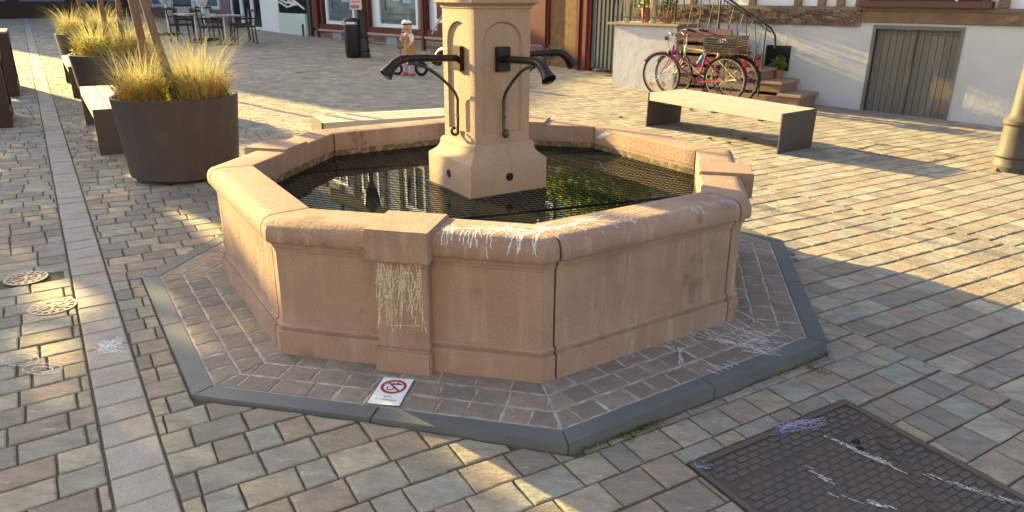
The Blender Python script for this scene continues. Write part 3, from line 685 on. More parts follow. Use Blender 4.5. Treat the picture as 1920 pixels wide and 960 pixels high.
bench(rowp(8.15,1.70), rowp(9.93,1.70), .60, 'weathered slatted bench behind the middle planter, farthest bench of the row', .42, -1)

# ------------------------------------------------------------------ planters with grasses and trees
def blades(mb, c, n, rb, h, spread, w, droop=.5, up_=.3):
    cl = [(random.uniform(-1,1)*rb, random.uniform(-1,1)*rb, random.uniform(0,2*PI), random.uniform(0,.35), random.uniform(.75,1.15)) for _ in range(7)]
    for i in range(n):
        q_ = random.choice(cl)
        a = random.uniform(0, 2*PI); r0 = rb*math.sqrt(random.random()); o_ = Vector((c[0]+r0*math.cos(a), c[1]+r0*math.sin(a), c[2]))
        a2 = a+random.gauss(0,.5); H = h*random.uniform(.55,1.1); out = spread*(r0/rb*.8+random.uniform(0,.5))*H; dirv = Vector((math.cos(a2), math.sin(a2), 0))
        H *= q_[4]; o_ += Vector((q_[0]*.5, q_[1]*.5, 0)); lean = Vector((math.cos(q_[2]), math.sin(q_[2]), 0))*q_[3]*H; sdv = Vector((-dirv.y, dirv.x, 0))*w*random.uniform(.6,1.3); vs = []; K = 4
        for j in range(K+1):
            f = j/K; p = o_+dirv*out*(f**1.7)+lean*(f**1.5)+Vector((0,0,H*(f-droop*spread*f**3*.5))); k = (1-f)*.9+.1; vs += [p-sdv*k, p+sdv*k]
        mb.add(vs, [(2*j, 2*j+1, 2*j+3, 2*j+2) for j in range(K)])
def leafcloud(mb, fn, n, size):
    for i in range(n):
        c = fn()
        if c is None: continue
        u = Vector((random.gauss(0,1), random.gauss(0,1), random.gauss(0,.6))).normalized(); v = u.cross(Vector((random.gauss(0,1), random.gauss(0,1), random.gauss(0,1)))).normalized(); s_ = size*random.uniform(.6,1.3)
        c = Vector(c); mb.add([c-u*s_, c-v*s_*.45, c+u*s_, c+v*s_*.45], [(0,1,2,3)])
def planter(e, w, R0, R1, H, label, near):
    q = rowp(e, w); z = g(q.x, q.y); t_ = thing('planter', (q.x, q.y, z), 0, label, 'planter', 'round brown steel planters in a row')
    mb = MB(); mb.lathe([(R0*.8,-.02),(R0*.8,.03)], 48, close=True); mb.build('foot', BLACKP, t_)
    mb = MB(); mb.lathe([(R0,.03),(R1-.002,H-.006),(R1,H),(R1-.022,H+.001),(R1-.030,H-.05),(R1-.030,H-.09)], 72, close=False)
    mb.lathe([(R0,.0301),(.01,.0300)], 72, close=False); mb.build('shell', CORT, t_, smooth=30)
    mb = MB(); mb.lathe([(.01,H-.06),(R1-.029,H-.065)], 40, close=False); mb.build('potting_soil', SOIL, t_)
    return q, z+H-.06
PL = [(3.07,1.14,.425,.485,.665,'round brown steel planter of feather grass beside the fountain'),(7.15,1.17,.47,.54,.66,'middle round brown planter of the row, between two benches'),(11.2,1.17,.47,.54,.66,'farthest round brown planter of the row by the street')]
for i, (e, w, R0, R1, H, lab) in enumerate(PL):
    q, z = planter(e, w, R0, R1, H, lab, i == 0)
    nm = ['nearest', 'middle', 'farthest'][i]
    if i == 0: tufts = [(-.20,-.16,.47,'left'),(.24,-.06,.52,'right'),(.0,.24,.50,'rear')]
    else: tufts = [(-.24,-.12,.50,'left'),(.24,-.06,.52,'right'),(.0,.26,.5,'rear')]
    for tx, ty, th_, side in tufts:
        k = 1.0 if i == 0 else .55
        tt_ = thing('feather_grass', (q.x+tx, q.y+ty, z), 0, f'orange yellow feather grass tuft at the {side} of the {nm} planter', 'ornamental grass', 'feather grass tufts in the planters')
        mb = MB(); blades(mb, (0,0,0), int(1100*k), .13, th_*.80, .60, .0022 if i == 0 else .0035, 1.1); mb.build('leaf_tuft', GRASSO, tt_)
        mb = MB(); blades(mb, (0,0,0), int(480*k), .13, th_*1.45, .62, .0014 if i == 0 else .0028, 1.0); mb.build('seed_stalks', GRASSY, tt_)
    mb = MB()
    def fn():
        a = random.uniform(0,2*PI); r = (R1-.03)*math.sqrt(random.random()); hh = random.random()**1.5*(.24 if i == 0 else .26); return (r*math.cos(a), r*math.sin(a), .0+hh)
    leafcloud(mb, fn, 3600 if i == 0 else 2000, .013 if i == 0 else .02)
    o = mb.build('planter_undergrowth', GREEN); o.location = (q.x, q.y, z); tag(o, f'low green leafy undergrowth filling the {nm} planter', 'undergrowth', kind='stuff')
    # tree
    bx, by = ((.03,-.04) if i == 0 else (.0,0))
    tr = thing('young_tree', (q.x+bx, q.y+by, z), 0, f'slim brown-stemmed young tree growing out of the {nm} planter', 'tree', 'young trees in the planters')
    mb = MB()
    top = [(-.30,.05,2.6),(-.12,.0,2.5)] if i == 0 else [(-.10,.05,2.6),(.12,.0,2.6)]
    zc = {0:3.4, 1:3.9, 2:5.2}[i]
    stems = [((.0,0,0),(-.10,.02,.45),(-.20,.04,1.0),(-.26,.1,1.9),(-.2,.1,zc)), ((-.20,.02,0),(-.23,.03,.5),(-.27,.03,1.0),(-.1,-.1,2.0),(.1,-.1,zc))]
    if i == 1: stems = [((.10,0,0),(.10,.02,.45),(.13,.04,1.0),(.1,.1,1.9),(.2,.1,zc)), ((-.12,.02,0),(-.10,.03,.5),(-.12,.03,1.0),(-.1,-.1,2.0),(-.2,-.1,zc))]
    if i == 2: stems = stems[:1]
    for s_ in stems:
        mb.tube(s_, [.040,.032,.029,.026,.018], 10)
        for j in range(5):
            a = random.uniform(0,2*PI); p = Vector(s_[-1])*random.uniform(.75,1); mb.tube([p, p+Vector((math.cos(a)*.35, math.sin(a)*.35, .35)), p+Vector((math.cos(a)*.6, math.sin(a)*.6, .8))], [.014,.01,.004], 6)
    mb.build('trunk', BARK, tr, smooth=50)
    mb = MB(); cl = [(random.uniform(-.55,.55), random.uniform(-.55,.55), zc+random.uniform(.2,1.3), random.uniform(.18,.34)) for _ in range(11)]
    def fc():
        c = random.choice(cl); v = Vector((random.gauss(0,1), random.gauss(0,1), random.gauss(0,.8))).normalized()*c[3]*random.random()**.4; return (c[0]+v.x, c[1]+v.y, c[2]+v.z)
    leafcloud(mb, fc, 2200, .045); mb.build('crown', LEAF, tr)
# ------------------------------------------------------------------ shop row (dark red) on the far side; local x along the facade to the left, local y towards the square
def facade_frame(name, O, az, label, cat): return thing(name, (O.x, O.y, 0), rad(az), label, cat)
def gf(s): q = F0+FU*s; return g(q.x, q.y)
SH = facade_frame('shop_building', F0, 133, 'dark red timber shopfront with white framed display windows on a banded brick base', 'building')
mb = MB(); mb.box(-4.6, 6.58, -9, -.12, -.5, 7.6); mb.build('wall', PLASTW, SH)
mb = MB()       # banded brick base, real courses
def courses(s0, s1, z1):
    z = -.2
    while z < z1-.02:
        s_ = s0; 
        while s_ < s1:
            L = random.uniform(.5,1.2); e = min(s1, s_+L); mb.box(s_+.003, e-.003, -.12, random.uniform(-.003,.004), z+.004, min(z+.058, z1)); s_ = e
        z += .062
courses(-.35, 6.5, .46); mb.build('brick_base', BRICKM, SH)
mb = MB(); courses(-3.42, -2.6, .46); mb.build('brick_base', BRICKM, SH)
mb = MB(); mb.box(.93, 3.47, -.1, .045, .455, .515); mb.box(3.55, 6.2, -.1, .045, .455, .515); mb.box(-.35, .85, -.1, .045, .455, .515); mb.build('sill', PINKST, SH, smooth=30, bevel=.008)
mb = MB()
for a, b in ((-3.42,-2.6),(-.35,.35),(6.2,6.52),(5.9,6.0),(3.40,4.0),(.80,1.02)): mb.box(a, b, -.1, .015, .516, 3.0)
mb.box(-.35, 6.2, -.1, .005, .516, .66); mb.box(-3.4, 6.5, -.1, .02, 2.7, 3.1)
for a in (.86, 3.50, 6.16, -3.36, -4.29, -4.48): mb.box(a, a+.09, -.05, .05, .0, 3.0)
mb.box(-4.56,-4.24,-.1,.01,-.2,3.0)
mb.build('red_cladding', REDW, SH, smooth=30, bevel=.004)
for a, b, bot in ((1.10,2.92,.67),(4.10,5.66,.67),(-.30,.42,.85)):
    mb = MB(); w_ = .09; mb.box(a, a+w_, -.08, .03, bot, 2.6); mb.box(b-w_, b, -.08, .03, bot, 2.6); mb.box(a+w_, b-w_, -.08, .03, bot, bot+w_); mb.box(a+w_, b-w_, -.08, .03, 2.5, 2.6)
    wf = mb.build('shop_window', WHITE, SH, smooth=30, bevel=.004)
    mb = MB(); mb.box(a+w_, b-w_, -.06, -.03, bot+w_, 2.5); mb.build('pane', GLASS, wf)
    mb = MB()
    if a > 0:
        mb.box(a+w_+.25, a+w_+.62, -.029, -.026, 1.28, 1.75); mb.box(a+w_+.75, a+w_+1.05, -.029, -.026, 1.33, 1.75)
        mb.build('window_poster', mat('poster_blue', (.25,.45,.52), .7), wf)
        mb = MB(); mb.box(a+w_, b-w_, -.029, -.024, 1.0, 1.02); mb.box(a+w_, b-w_, -.0295, -.027, .80, .86); mb.box(b-w_-.25, b-w_-.15, -.028, -.02, 1.1, 1.35); mb.box(b-w_-.24, b-w_-.16, -.028, -.02, 1.42, 1.7); mb.build('display_shelf', mat('display_dark', (.08,.09,.10), .6), wf)
for a, b in ((2.1,2.6),(4.9,5.4)):
    mb = MB(); mb.box(a, b, -.11, .008, .22, .44); mb.build('vent_panel', mat('vent_grey', (.28,.28,.28), .7), SH)
mb = MB(); mb.box(-4.24,-3.44,-.1,-.02,-.2,2.4); mb.build('door', OSB, SH)
# upper storeys: half timbering and windows (seen mirrored in the water)
def halftimber(parent, x0, x1, z0, z1, wins, y=.0, step=.85, sw=.16):
    mb = MB(); x = x0
    while x <= x1-sw: mb.box(x, x+sw, y-.1, y+.025, z0, z1); x += step
    for z in (z0, z1-.2): mb.box(x0, x1, y-.1, y+.03, z, z+.2)
    for i in range(int((x1-x0)/step)):
        a = x0+i*step+sw
        if i % 3 == 1: mb.add([(a,y-.05,z0+.2),(a+.14,y-.05,z0+.2),(a+step-sw,y-.05,z1-.2),(a+step-sw-.14,y-.05,z1-.2),(a,y+.02,z0+.2),(a+.14,y+.02,z0+.2),(a+step-sw,y+.02,z1-.2),(a+step-sw-.14,y+.02,z1-.2)], [(0,1,2,3),(4,7,6,5),(0,4,5,1),(1,5,6,2),(2,6,7,3),(3,7,4,0)])
    mb.build('timber_frame', DTIM, parent)
    for a, b, c, d in wins:
        mb = MB(); f_ = .09; mb.box(a,a+f_,y-.05,y+.04,c,d); mb.box(b-f_,b,y-.05,y+.04,c,d); mb.box(a,b,y-.05,y+.038,c,c+f_); mb.box(a,b,y-.05,y+.038,d-f_,d); mb.box((a+b)/2-.03,(a+b)/2+.03,y-.05,y+.036,c,d)
        w = mb.build('window', WHITE, parent); mb = MB(); mb.box(a+f_,b-f_,y-.04,y+.015,c+f_,d-f_); mb.build('pane', GLASS, w)
halftimber(SH, -4.5, 6.5, 3.1, 5.6, [(s_, s_+.95, 3.75, 5.1) for s_ in (-3.6,-1.2,1.2,3.5,5.3)], -.12)
halftimber(SH, -4.5, 6.5, 5.6, 7.6, [(s_, s_+.9, 6.0, 7.1) for s_ in (-2.4,.2,2.6,4.6)], -.12)
mb = MB(); mb.add([(-4.9,.5,7.4),(6.6,.5,7.4),(6.6,-4.6,10.6),(-4.9,-4.6,10.6),(-4.9,-9.5,7.4),(6.6,-9.5,7.4)], [(0,1,2,3),(3,2,5,4),(0,3,4),(1,5,2)]); mb.build('roof', TILE, SH)
q = at(815,100); pp = thing('wooden_pole', (q.x,q.y,g(q.x,q.y)), 0, 'pale wooden pole leaning against the red shopfront right of the second window', 'pole'); mb = MB(); mb.tube([(-.05,-.05,.44),(.62,.36,1.62)], .02, 8); mb.build('pole_shaft', WOODL, pp, smooth=50)
# grey corrugated gate right of it
GG = facade_frame('metal_gate', F0, 133, 'dark grey corrugated metal gate beside the terrace wall', 'gate')
mb = MB(); x = -6.6
while x < -4.62: mb.box(x, x+.05, -.06, .02, .14, 2.3); mb.box(x+.05, x+.1, -.06, -.0, .14, 2.3); x += .1
mb.build('gate_leaf', GREYD, GG)
# cafe building to the left
CB = facade_frame('cafe_building', F0, 133, 'pale cafe front with white framed glass doors and mint display counter', 'building')
mb = MB(); mb.box(6.62, 24, -9, -.14, -.5, 7.0); mb.build('wall', PLASTW, CB)
mb = MB(); mb.box(6.62, 6.80, -.13, .03, .2, 2.7); mb.build('pillar', mat('dark_pillar', (.06,.05,.05), .7), CB)
mb = MB(); mb.box(6.82, 8.62, -.13, .10, .1, .92); d = mb.build('display_counter', MINT, CB, smooth=30, bevel=.01)
mb = MB(); mb.box(6.82, 8.62, -.13, .04, .93, 2.5); mb.build('counter_window', DGLASS, CB)
mb = MB()
for i in range(5): mb.tube([(6.9+.1*i,-.02+.05,1.05+.04*i),(7.3+.15*i,.06,1.2+.06*(i%3)),(8.0,.06,1.1+.12*i),(8.55,.05,1.25+.1*i)], .03, 6)
mb.build('window_lettering', mat('white_vinyl', (.6,.62,.6), .6), CB)
mb = MB(); mb.box(6.95,7.05,.101,.115,.25,.62); mb.build('door_handle', BLACKP, CB)
mb = MB(); mb.box(8.64, 9.95, -.13, .06, .0, 3.0); mb.build('white_pier', PLASTW, CB)
for a, b in ((9.97,10.75),(10.77,11.6),(11.62,12.5)):
    mb = MB(); mb.box(a,a+.09,-.1,.0,.25,2.5); mb.box(b-.09,b,-.1,.0,.25,2.5); mb.box(a,b,-.1,-.002,.25,.42); mb.box(a,b,-.1,-.002,2.4,2.5); f_ = mb.build('glass_door', WHITE, CB)
    mb = MB(); mb.box(a+.09,b-.09,-.08,-.04,.42,2.4); mb.build('pane', DGLASS, f_)
mb = MB(); mb.box(12.52, 13.3, -.1, .05, .0, 3.0); mb.build('pink_pier', mat('pink_pier', (.22,.13,.13), .85), CB)
for a in (13.6, 16.2, 18.8, 21.4):
    mb = MB(); mb.box(a,a+2.2,-.1,-.01,.95,2.5); f_ = mb.build('window', WHITE, CB); mb = MB(); mb.box(a+.1,a+2.1,-.1,.0,1.05,2.4); mb.build('pane', GLASS, f_)
mb = MB(); mb.box(13.3, 24, -.12, -.02, .0, .9); mb.build('base_course', mat('cafe_base', (.16,.12,.11), .85), CB)
mb = MB(); mb.box(6.6, 24, -.2, .06, 2.7, 3.05); mb.build('fascia', DTIM, CB)
halftimber(CB, 6.7, 24, 3.1, 5.4, [(s_, s_+.95, 3.7, 4.9) for s_ in (7.6,10.2,12.8,15.5,18.3,21)], -.14)
mb = MB(); mb.add([(6.6,.5,7),(24.3,.5,7),(24.3,-4.6,10),(6.6,-4.6,10),(6.6,-9.5,7),(24.3,-9.5,7)], [(0,1,2,3),(3,2,5,4),(0,3,4),(1,5,2)]); mb.build('roof', TILE, CB)
# house closing the street; its roofline, out of view, is shaped to cast the big shade
eu = math.degrees(math.atan2(SA.x, -SA.y)); EO = SA*31*-1
EH = thing('street_house', (EO.x, EO.y, 0), rad(eu), 'dark fronted house closing the end of the street', 'building')
prof = [(2.8,0)]+[(n_, (s_+31)*TANE+.08) for n_, s_ in ((2.8,-4.9),(3.2,-4.0),(4.2,-3.5),(5.7,-3.9),(6.8,-4.5),(7.7,-4.6),(19,-4.6))]+[(19,0)]
n = len(prof); mb = MB(); mb.add([(x,0,z) for x, z in prof]+[(x,7,z) for x, z in prof], [tuple(range(n)), tuple(reversed(range(n,2*n)))]+[(i,n+i,n+(i+1)%n,(i+1)%n) for i in range(n)]); mb.build('wall', CREAMW, EH)
mb = MB(); mb.box(2.8, 12, -.06, 0, .3, 1.0); mb.box(2.8, 12, -.05, 0, 1.0, 2.8); mb.build('shop_base', DBROWN, EH)
for i in range(4):
    mb = MB(); mb.box(3.6+2.1*i, 5.2+2.1*i, -.09, -.03, 1.15, 2.6); mb.build('window', mat('bluish_glass', (.12,.15,.24), .15), EH)

# ------------------------------------------------------------------ half-timbered house on the right with terrace and stairs
HO = Vector((H0.x, H0.y, 0))
HH = thing('half_timbered_house', HO, rad(137), 'half-timbered house with rough white plaster base, raised terrace and outside stairs', 'building')
mb = MB(); mb.box(-9, -1.70, -8, 0, -.6, 1.16); mb.box(-.60, 3.24, -8, 0, -.6, 1.16); mb.box(-1.70,-.60,-8,-.1,-.6,1.16); mb.box(-1.70,-.60,-.1,0,1.10,1.16); mb.build('wall', PLASTER, HH)
mb = MB(); mb.box(-9, 3.24, -8, -.06, 1.16, 5.2); mb.build('upper_wall', PLASTW, HH)
mb = MB(); x = -.42
while x < 3.2:        # rubble ledge under the timber sill
    L = random.uniform(.04,.12); z = 1.10
    while z < 1.30: hh = random.uniform(.018,.05); mb.box(x+random.uniform(-.02,.02), x+L+.01, -.08, random.uniform(.0,.028)+.012, z, z+hh-.003); z += hh
    x += L
mb.build('rubble_course', RUBBLE, HH)
mb = MB(); mb.box(-9, -.43, -.08, .03, 1.165, 1.30); mb.build('clay_band', mat('clay_band', (.21,.14,.085), .95, var=(.13,.085,.05), vscale=5, bump=.8, bscale=22, bdist=.02, spots=((.30,.22,.15), 7, .6)), HH)
mb = MB(); mb.box(-9, 3.24, -.1, .0, 1.30, 1.36)
for a in (-8,-7,-6,-5,-4,-3.2,-2.05,-.36,-.1,.16,.5,1.2,2.2,3.0): mb.box(a-.055, a+.055, -.1, -.012, 1.36, 3.1)
for z in (3.1, 5.0): mb.box(-9, 3.24, -.1, .0, z, z+.2)
for a in np.arange(-8.6, 3.1, .8): mb.box(a, a+.13, -.1, -.014, 3.3, 5.0)
mb.build('timber_frame', TIMBER, HH, smooth=30, bevel=.006)
def hwin(a, b, c, d, m=None):
    mb = MB(); f_ = .07; mb.box(a,a+f_,-.1,.05,c,d); mb.box(b-f_,b,-.1,.05,c,d); mb.box(a,b,-.1,.048,d-f_,d); mb.box(a-.05,b+.05,-.1,.09,c-.05,c+.03)
    w = mb.build('window', mat('red_brown_frame', (.11,.05,.038), .6), HH, smooth=30, bevel=.004); mb = MB(); mb.box(a+f_,b-f_,-.06,-.02,c+.03,d-f_); mb.build('pane', DGLASS, w)
    mb = MB(); mb.box(a+.35,a+.38,-.05,.0,c+.03,d-f_); mb.build('mullion', WHITE, w)
hwin(-1.90,-.43,1.41,2.5); hwin(1.2,2.2,3.5,4.7); hwin(-1.0,-.1,3.5,4.7); hwin(-4.2,-3.2,1.8,2.8)
mb = MB(); mb.add([(-9.5,.7,5.0),(3.6,.7,5.0),(3.6,-4,9),(-9.5,-4,9),(-9.5,-8.6,5.0),(3.6,-8.6,5.0)], [(0,1,2,3),(3,2,5,4),(0,3,4),(1,5,2)]); mb.build('roof', TILE, HH)
# cellar door
dz = g(*(H0+HN0*-1.1))
mb = MB(); mb.box(-1.70,-1.66,-.1,.01,dz-.1,1.13); mb.box(-.64,-.60,-.1,.01,dz-.1,1.13); mb.box(-1.66,-.64,-.1,.008,1.08,1.13); fr = mb.build('cellar_door', mat('door_frame_metal', (.14,.135,.12), .6), HH)
mb = MB(); x = -1.655
while x < -.66: L = .083; mb.box(x, min(x+L-.006,-.645), -.08, -.035+random.uniform(-.003,.003), dz-.05, 1.075); x += L
mb.build('door_leaf', DOORW, fr); mb = MB(); mb.box(-1.155,-1.13,-.06,-.012,dz-.05,1.075); mb.box(-1.65,-.65,-.06,-.022,1.02,1.045); mb.box(-1.17,-1.12,-.05,.0,.62,.66); mb.build('door_batten', mat('door_batten', (.10,.09,.075), .7), fr)
# terrace
TY = .63
mb = MB(); mb.box(2.06, 3.24, -.05, TY, -.3, 1.035); mb.build('terrace_wall', PLASTER, HH, smooth=30, bevel=.01)
mb = MB(); mb.box(2.02, 3.36, -.05, TY+.05, 1.036, 1.075); mb.build('terrace_slab', mat('slab_stone', (.36,.27,.19), .85, bump=.3, bscale=40), HH, smooth=30, bevel=.006)
mb = MB(); ns_ = 6
for i in range(ns_):
    zt_ = .16*(i+1)+.02; x0 = .02+.30*i; mb.box(x0+.02, 2.05, -.04, TY-.02-.02*(i%2), -.3 if i == 0 else zt_-.16+.001, zt_-.045)
st_ = mb.build('staircase', STEP, HH, smooth=30, bevel=.006)
mb = MB()
for i in range(ns_): zt_ = .16*(i+1)+.02; x0 = .02+.30*i; mb.box(x0-.015, min(x0+.34, 2.05), -.03, TY+.01, zt_-.044, zt_)
mb.build('stair_tread', mat('tread_stone', (.40,.27,.20), .85, var=(.30,.2,.15), vscale=5, bump=.3, bscale=40), st_, smooth=30, bevel=.008)
# pink upper step blocks in front of the stairs
mb = MB(); mb.box(1.15, 2.03, TY-.02, TY+.012, .84, 1.03); mb.box(.85, 1.55, TY-.02, TY+.010, .66, .82); mb.build('stair_cheek', mat('cheek_stone', (.20,.11,.095), .9, bump=.3, bscale=40), st_, smooth=30, bevel=.006)
# niche with plants
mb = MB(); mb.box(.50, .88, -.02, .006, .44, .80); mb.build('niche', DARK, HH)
# railing
RL = MB(); yR = TY+.0
def rl(p, q, r=.006): RL.tube([p, q], r, 6)
for x in (3.30, 2.70, 2.12): rl((x,yR,1.07),(x,yR,2.0), .012)
for z in (1.16, 1.95): rl((3.30,yR,z),(2.12,yR,z), .009)
x = 3.28
while x > 2.16: rl((x,yR,1.16),(x-.05,yR,1.55)); rl((x-.05,yR,1.55),(x+.02,yR,1.95)); rl((x-.10,yR,1.16),(x-.05,yR,1.55)); rl((x-.05,yR,1.55),(x-.12,yR,1.95)); x -= .145
def srz(x): return 1.02+ (x-.49)*.56       # stair handrail height
hr = [(2.12,yR,srz(2.12)+.0),(1.39,yR,srz(1.39)),(.9,yR,srz(.9)),(.56,yR,srz(.56)),(.49,yR,srz(.49)-.06),(.47,yR,srz(.49)-.22)]
RL.tube(hr, .016, 8); RL.tube([(x,y,z-.05) for x, y, z in hr[:4]], .010, 8)
for x in (.64, 1.38, 2.12): rl((x,yR,.1 if x < 1 else srz(x)-.75),(x,yR,srz(x)), .012)
x = .70
while x < 2.1:
    zb = max(.22, srz(x)-.72); zt_ = srz(x)-.05; zm = (zb+zt_)/2; rl((x,yR,zb),(x+.045,yR,zm)); rl((x+.045,yR,zm),(x-.01,yR,zt_)); rl((x+.10,yR,zb+.02),(x+.045,yR,zm)); rl((x+.045,yR,zm),(x+.11,yR,zt_+.05)); x += .155
RL.tube([(.66,yR,.30),(1.38,yR,.66),(2.1,yR,1.05)], .008, 6)
RL.build('railing', IRON, HH, smooth=50)
mb = MB(); mb.lathe([(.001,0),(.03,0),(.03,.012),(.001,.012)], 16, Matrix.Translation((2.24,TY,.86)) @ Matrix.Rotation(-PI/2,4,'X')); mb.build('wall_hook', IRON, HH)
def hpt(s_, y, z=0): q = H0+HN0*s_+HNN*y; return Vector((q.x, q.y, z))
# pots on the terrace
def flower_pot(p, r, h, m, label, lf=.12, tall=False, cat='flower pot'):
    t_ = thing('flower_pot', p, 0, label, cat); mb = MB()
    if tall: mb.lathe([(r*.7,0),(r*.75,.02),(r*.42,.05),(r*.55,h*.5),(r,h-.02),(r*1.05,h),(r*.9,h),(r*.8,h-.03)], 20)
    else: mb.lathe([(r*.7,0),(r,h-.03),(r*1.1,h-.03),(r*1.1,h),(r*.95,h),(r*.9,h-.02)], 20)
    mb.build('pot', m, t_, smooth=40); mb = MB()
    def fn():
        v = Vector((random.gauss(0,1), random.gauss(0,1), random.gauss(0,.8))).normalized()*lf*random.random()**.5; return (v.x, v.y, h+lf*.6+v.z)
    leafcloud(mb, fn, 260, .028); mb.build('foliage', GREEN, t_); return t_
flower_pot(hpt(3.10,.50,1.075), .075, .42, CREAM, 'tall cream footed flower pot on the left end of the terrace', .12, True)
flower_pot(hpt(2.60,.50,1.075), .085, .44, CREAM, 'tall cream flower pot on the terrace above the bicycle front wheel', .12, True)
flower_pot(hpt(2.36,.45,1.075), .085, .20, TERRA, 'squat terracotta flower pot on the terrace by the stair top', .16)
flower_pot(hpt(2.85,.30,1.075), .09, .22, TERRA, 'terracotta flower pot at the back of the terrace between the cream pots', .2)
flower_pot(hpt(.60,.13,.34), .055, .12, TERRA, 'small terracotta flower pot with green plant before the wall niche', .13)
# window boxes higher up
for a, lab in ((1.7,'green leafy plant box under the left upper window of the half-timbered house'),(-.55,'green leafy plant box under the right upper window of the half-timbered house')):
    t_ = thing('window_box', hpt(a,.12,3.28), rad(137), lab, 'window box'); mb = MB(); mb.box(-.5,.5,-.09,.1,0,.17); mb.build('box', TERRA, t_)
    mb = MB(); leafcloud(mb, lambda: (random.gauss(0,.3), random.gauss(.03,.1), .28+random.gauss(0,.14)), 900, .05); mb.build('foliage', GREEN, t_)

# ------------------------------------------------------------------ bicycles
def wheel(parent, x, r, tr=.018, name='wheel', spokes=28, rimm=CHROME):
    MW = Matrix.Translation((x, 0, r)) @ Matrix.Rotation(PI/2, 4, 'X')
    mb = MB(); mb.torus(r-tr, tr, 44, 8, MW); w = mb.build(name, RUB, parent, smooth=60)
    mb = MB(); mb.torus(r-2*tr-.006, .010, 44, 6, MW); mb.build('rim', rimm, w, smooth=60)
    mb = MB()
    for i in range(spokes):
        a = 2*PI*i/spokes; b = a+(.35 if i % 2 else -.35); s_ = .018 if i % 4 < 2 else -.018; R = r-2*tr-.01
        mb.tube([(x+.018*math.cos(b), s_, r+.018*math.sin(b)), (x+R*math.cos(a), 0, r+R*math.sin(a))], .0022, 4, False)
    mb.tube([(x,-.045,r),(x,.045,r)], .014, 8); mb.build('spokes', CHROME, w); return w
def bicycle(loc, rz, lean, paint, label, basket, r=.335):
    t_ = thing('bicycle', loc, rz, label, 'bicycle'); t_.rotation_euler = (lean, 0, rz)     # local -x = front
    xf, xr = -.53, .53
    wheel(t_, xf, r); wheel(t_, xr, r)
    mb = MB(); bb = (.10,0,.27); hd0 = (-.36,0,.60); hd1 = (-.33,0,.78); seat0 = (.22,0,.72); rr = (xr,0,r)
    mb.tube([hd0, hd1], .019, 8); mb.tube([(-.355,0,.63),(-.2,0,.46),bb], .016, 8); mb.tube([(-.34,0,.72),(-.15,0,.57),(.15,0,.50)] if basket else [(-.34,0,.74),(.20,0,.68)], .013, 8)
    mb.tube([bb, seat0], .015, 8)
    for s_ in (-.05,.05): mb.tube([(bb[0],s_*.4,bb[2]),(xr,s_,r)], .009, 6); mb.tube([(.19,s_*.3,.62),(xr,s_,r)], .008, 6); mb.tube([(-.37,s_*.7,.58),(-.42,s_*.9,.5),(xf,s_*.8,r)], .010, 6)
    mb.build('frame', paint, t_, smooth=60)
    mb = MB(); mb.tube([(-.33,0,.78),(-.315,0,.90)], .012, 8); mb.tube([(-.22,-.27,.97),(-.30,-.20,.99),(-.33,-.06,.93),(-.33,.06,.93),(-.30,.20,.99),(-.22,.27,.97)], .011, 8); mb.build('handlebar', CHROME, t_, smooth=60)
    for s_ in (-.24,.24): mb = MB(); mb.tube([(-.25,s_*.95,.978),(-.14,s_*1.12,.955)], .017, 8); mb.tube([(-.29,s_*.85,.975),(-.36,s_*.5,.93),(-.40,s_*.2,.80),(-.38,.02,.68)], .004, 5); mb.build('grip', BLACKP, t_, smooth=60)
    mb = MB(); mb.tube([(.22,0,.70),(.245,0,.83)], .012, 8); mb.build('seat_post', CHROME, t_)
    mb = MB(); mb.tube([(.08,0,.86),(.16,0,.865),(.26,0,.87),(.34,0,.885)], [.016,.035,.075,.06], 10, True, Matrix.Translation((0,0,.42)) @ Matrix.Diagonal((1,1,.5,1))); mb.build('saddle', CUSH if not basket else BLACKP, t_, smooth=60)
    for xc, a0, a1 in ((xf, 20, 150), (xr, 0, 170)):
        mb = MB()
        pts = [(xc+(r+.015)*math.cos(rad(a)), 0, r+(r+.015)*math.sin(rad(a))) for a in range(a0, a1+1, 10)]
        vs = []; 
        for p in pts: vs += [(p[0],-.024,p[2]-.006),(p[0],0,p[2]+.004),(p[0],.024,p[2]-.006)]
        mb.add(vs, [f for i in range(len(pts)-1) for f in ((3*i,3*i+1,3*i+4,3*i+3),(3*i+1,3*i+2,3*i+5,3*i+4))])
        mb.build('mudguard', paint if basket else BLACKP, t_, smooth=60)
    mb = MB(); mb.torus(.085, .008, 24, 6, Matrix.Translation((.10,.04,.27)) @ Matrix.Rotation(PI/2,4,'X')); mb.tube([(.10,-.07,.27),(.10,.07,.27)], .012, 8); mb.tube([(.10,.06,.27),(.18,.065,.14)], .008, 6); mb.tube([(.10,-.06,.27),(.02,-.065,.40)], .008, 6); mb.box(.14,.22,.07,.15,.125,.145); mb.box(-.02,.06,-.15,-.07,.39,.41); mb.build('crankset', BLACKP, t_)
    mb = MB(); mb.tube([(xf-.0,-.055,r),(-.25,-.11,.0)] if False else [(.42,.05,.22),(.36,.12,.01)], .007, 6)
    for s_ in (-.06,.06): mb.tube([(xr+.02,s_,r),(xr-.02,s_,.72)], .005, 6)
    mb.box(.30,.68,-.07,.07,.715,.725); mb.build('luggage_rack', BLACKP, t_)
    mb = MB(); mb.lathe([(.005,0),(.035,.01),(.04,.03),(.01,.06)], 14, Matrix.Translation((-.43,0,.66)) @ Matrix.Rotation(PI/2,4,'Y')); mb.build('headlight', BLACKP, t_)
    mb = MB(); mb.box(.80,.835,-.03,.03,.55,.62); mb.build('tail_light', REDREF, t_)
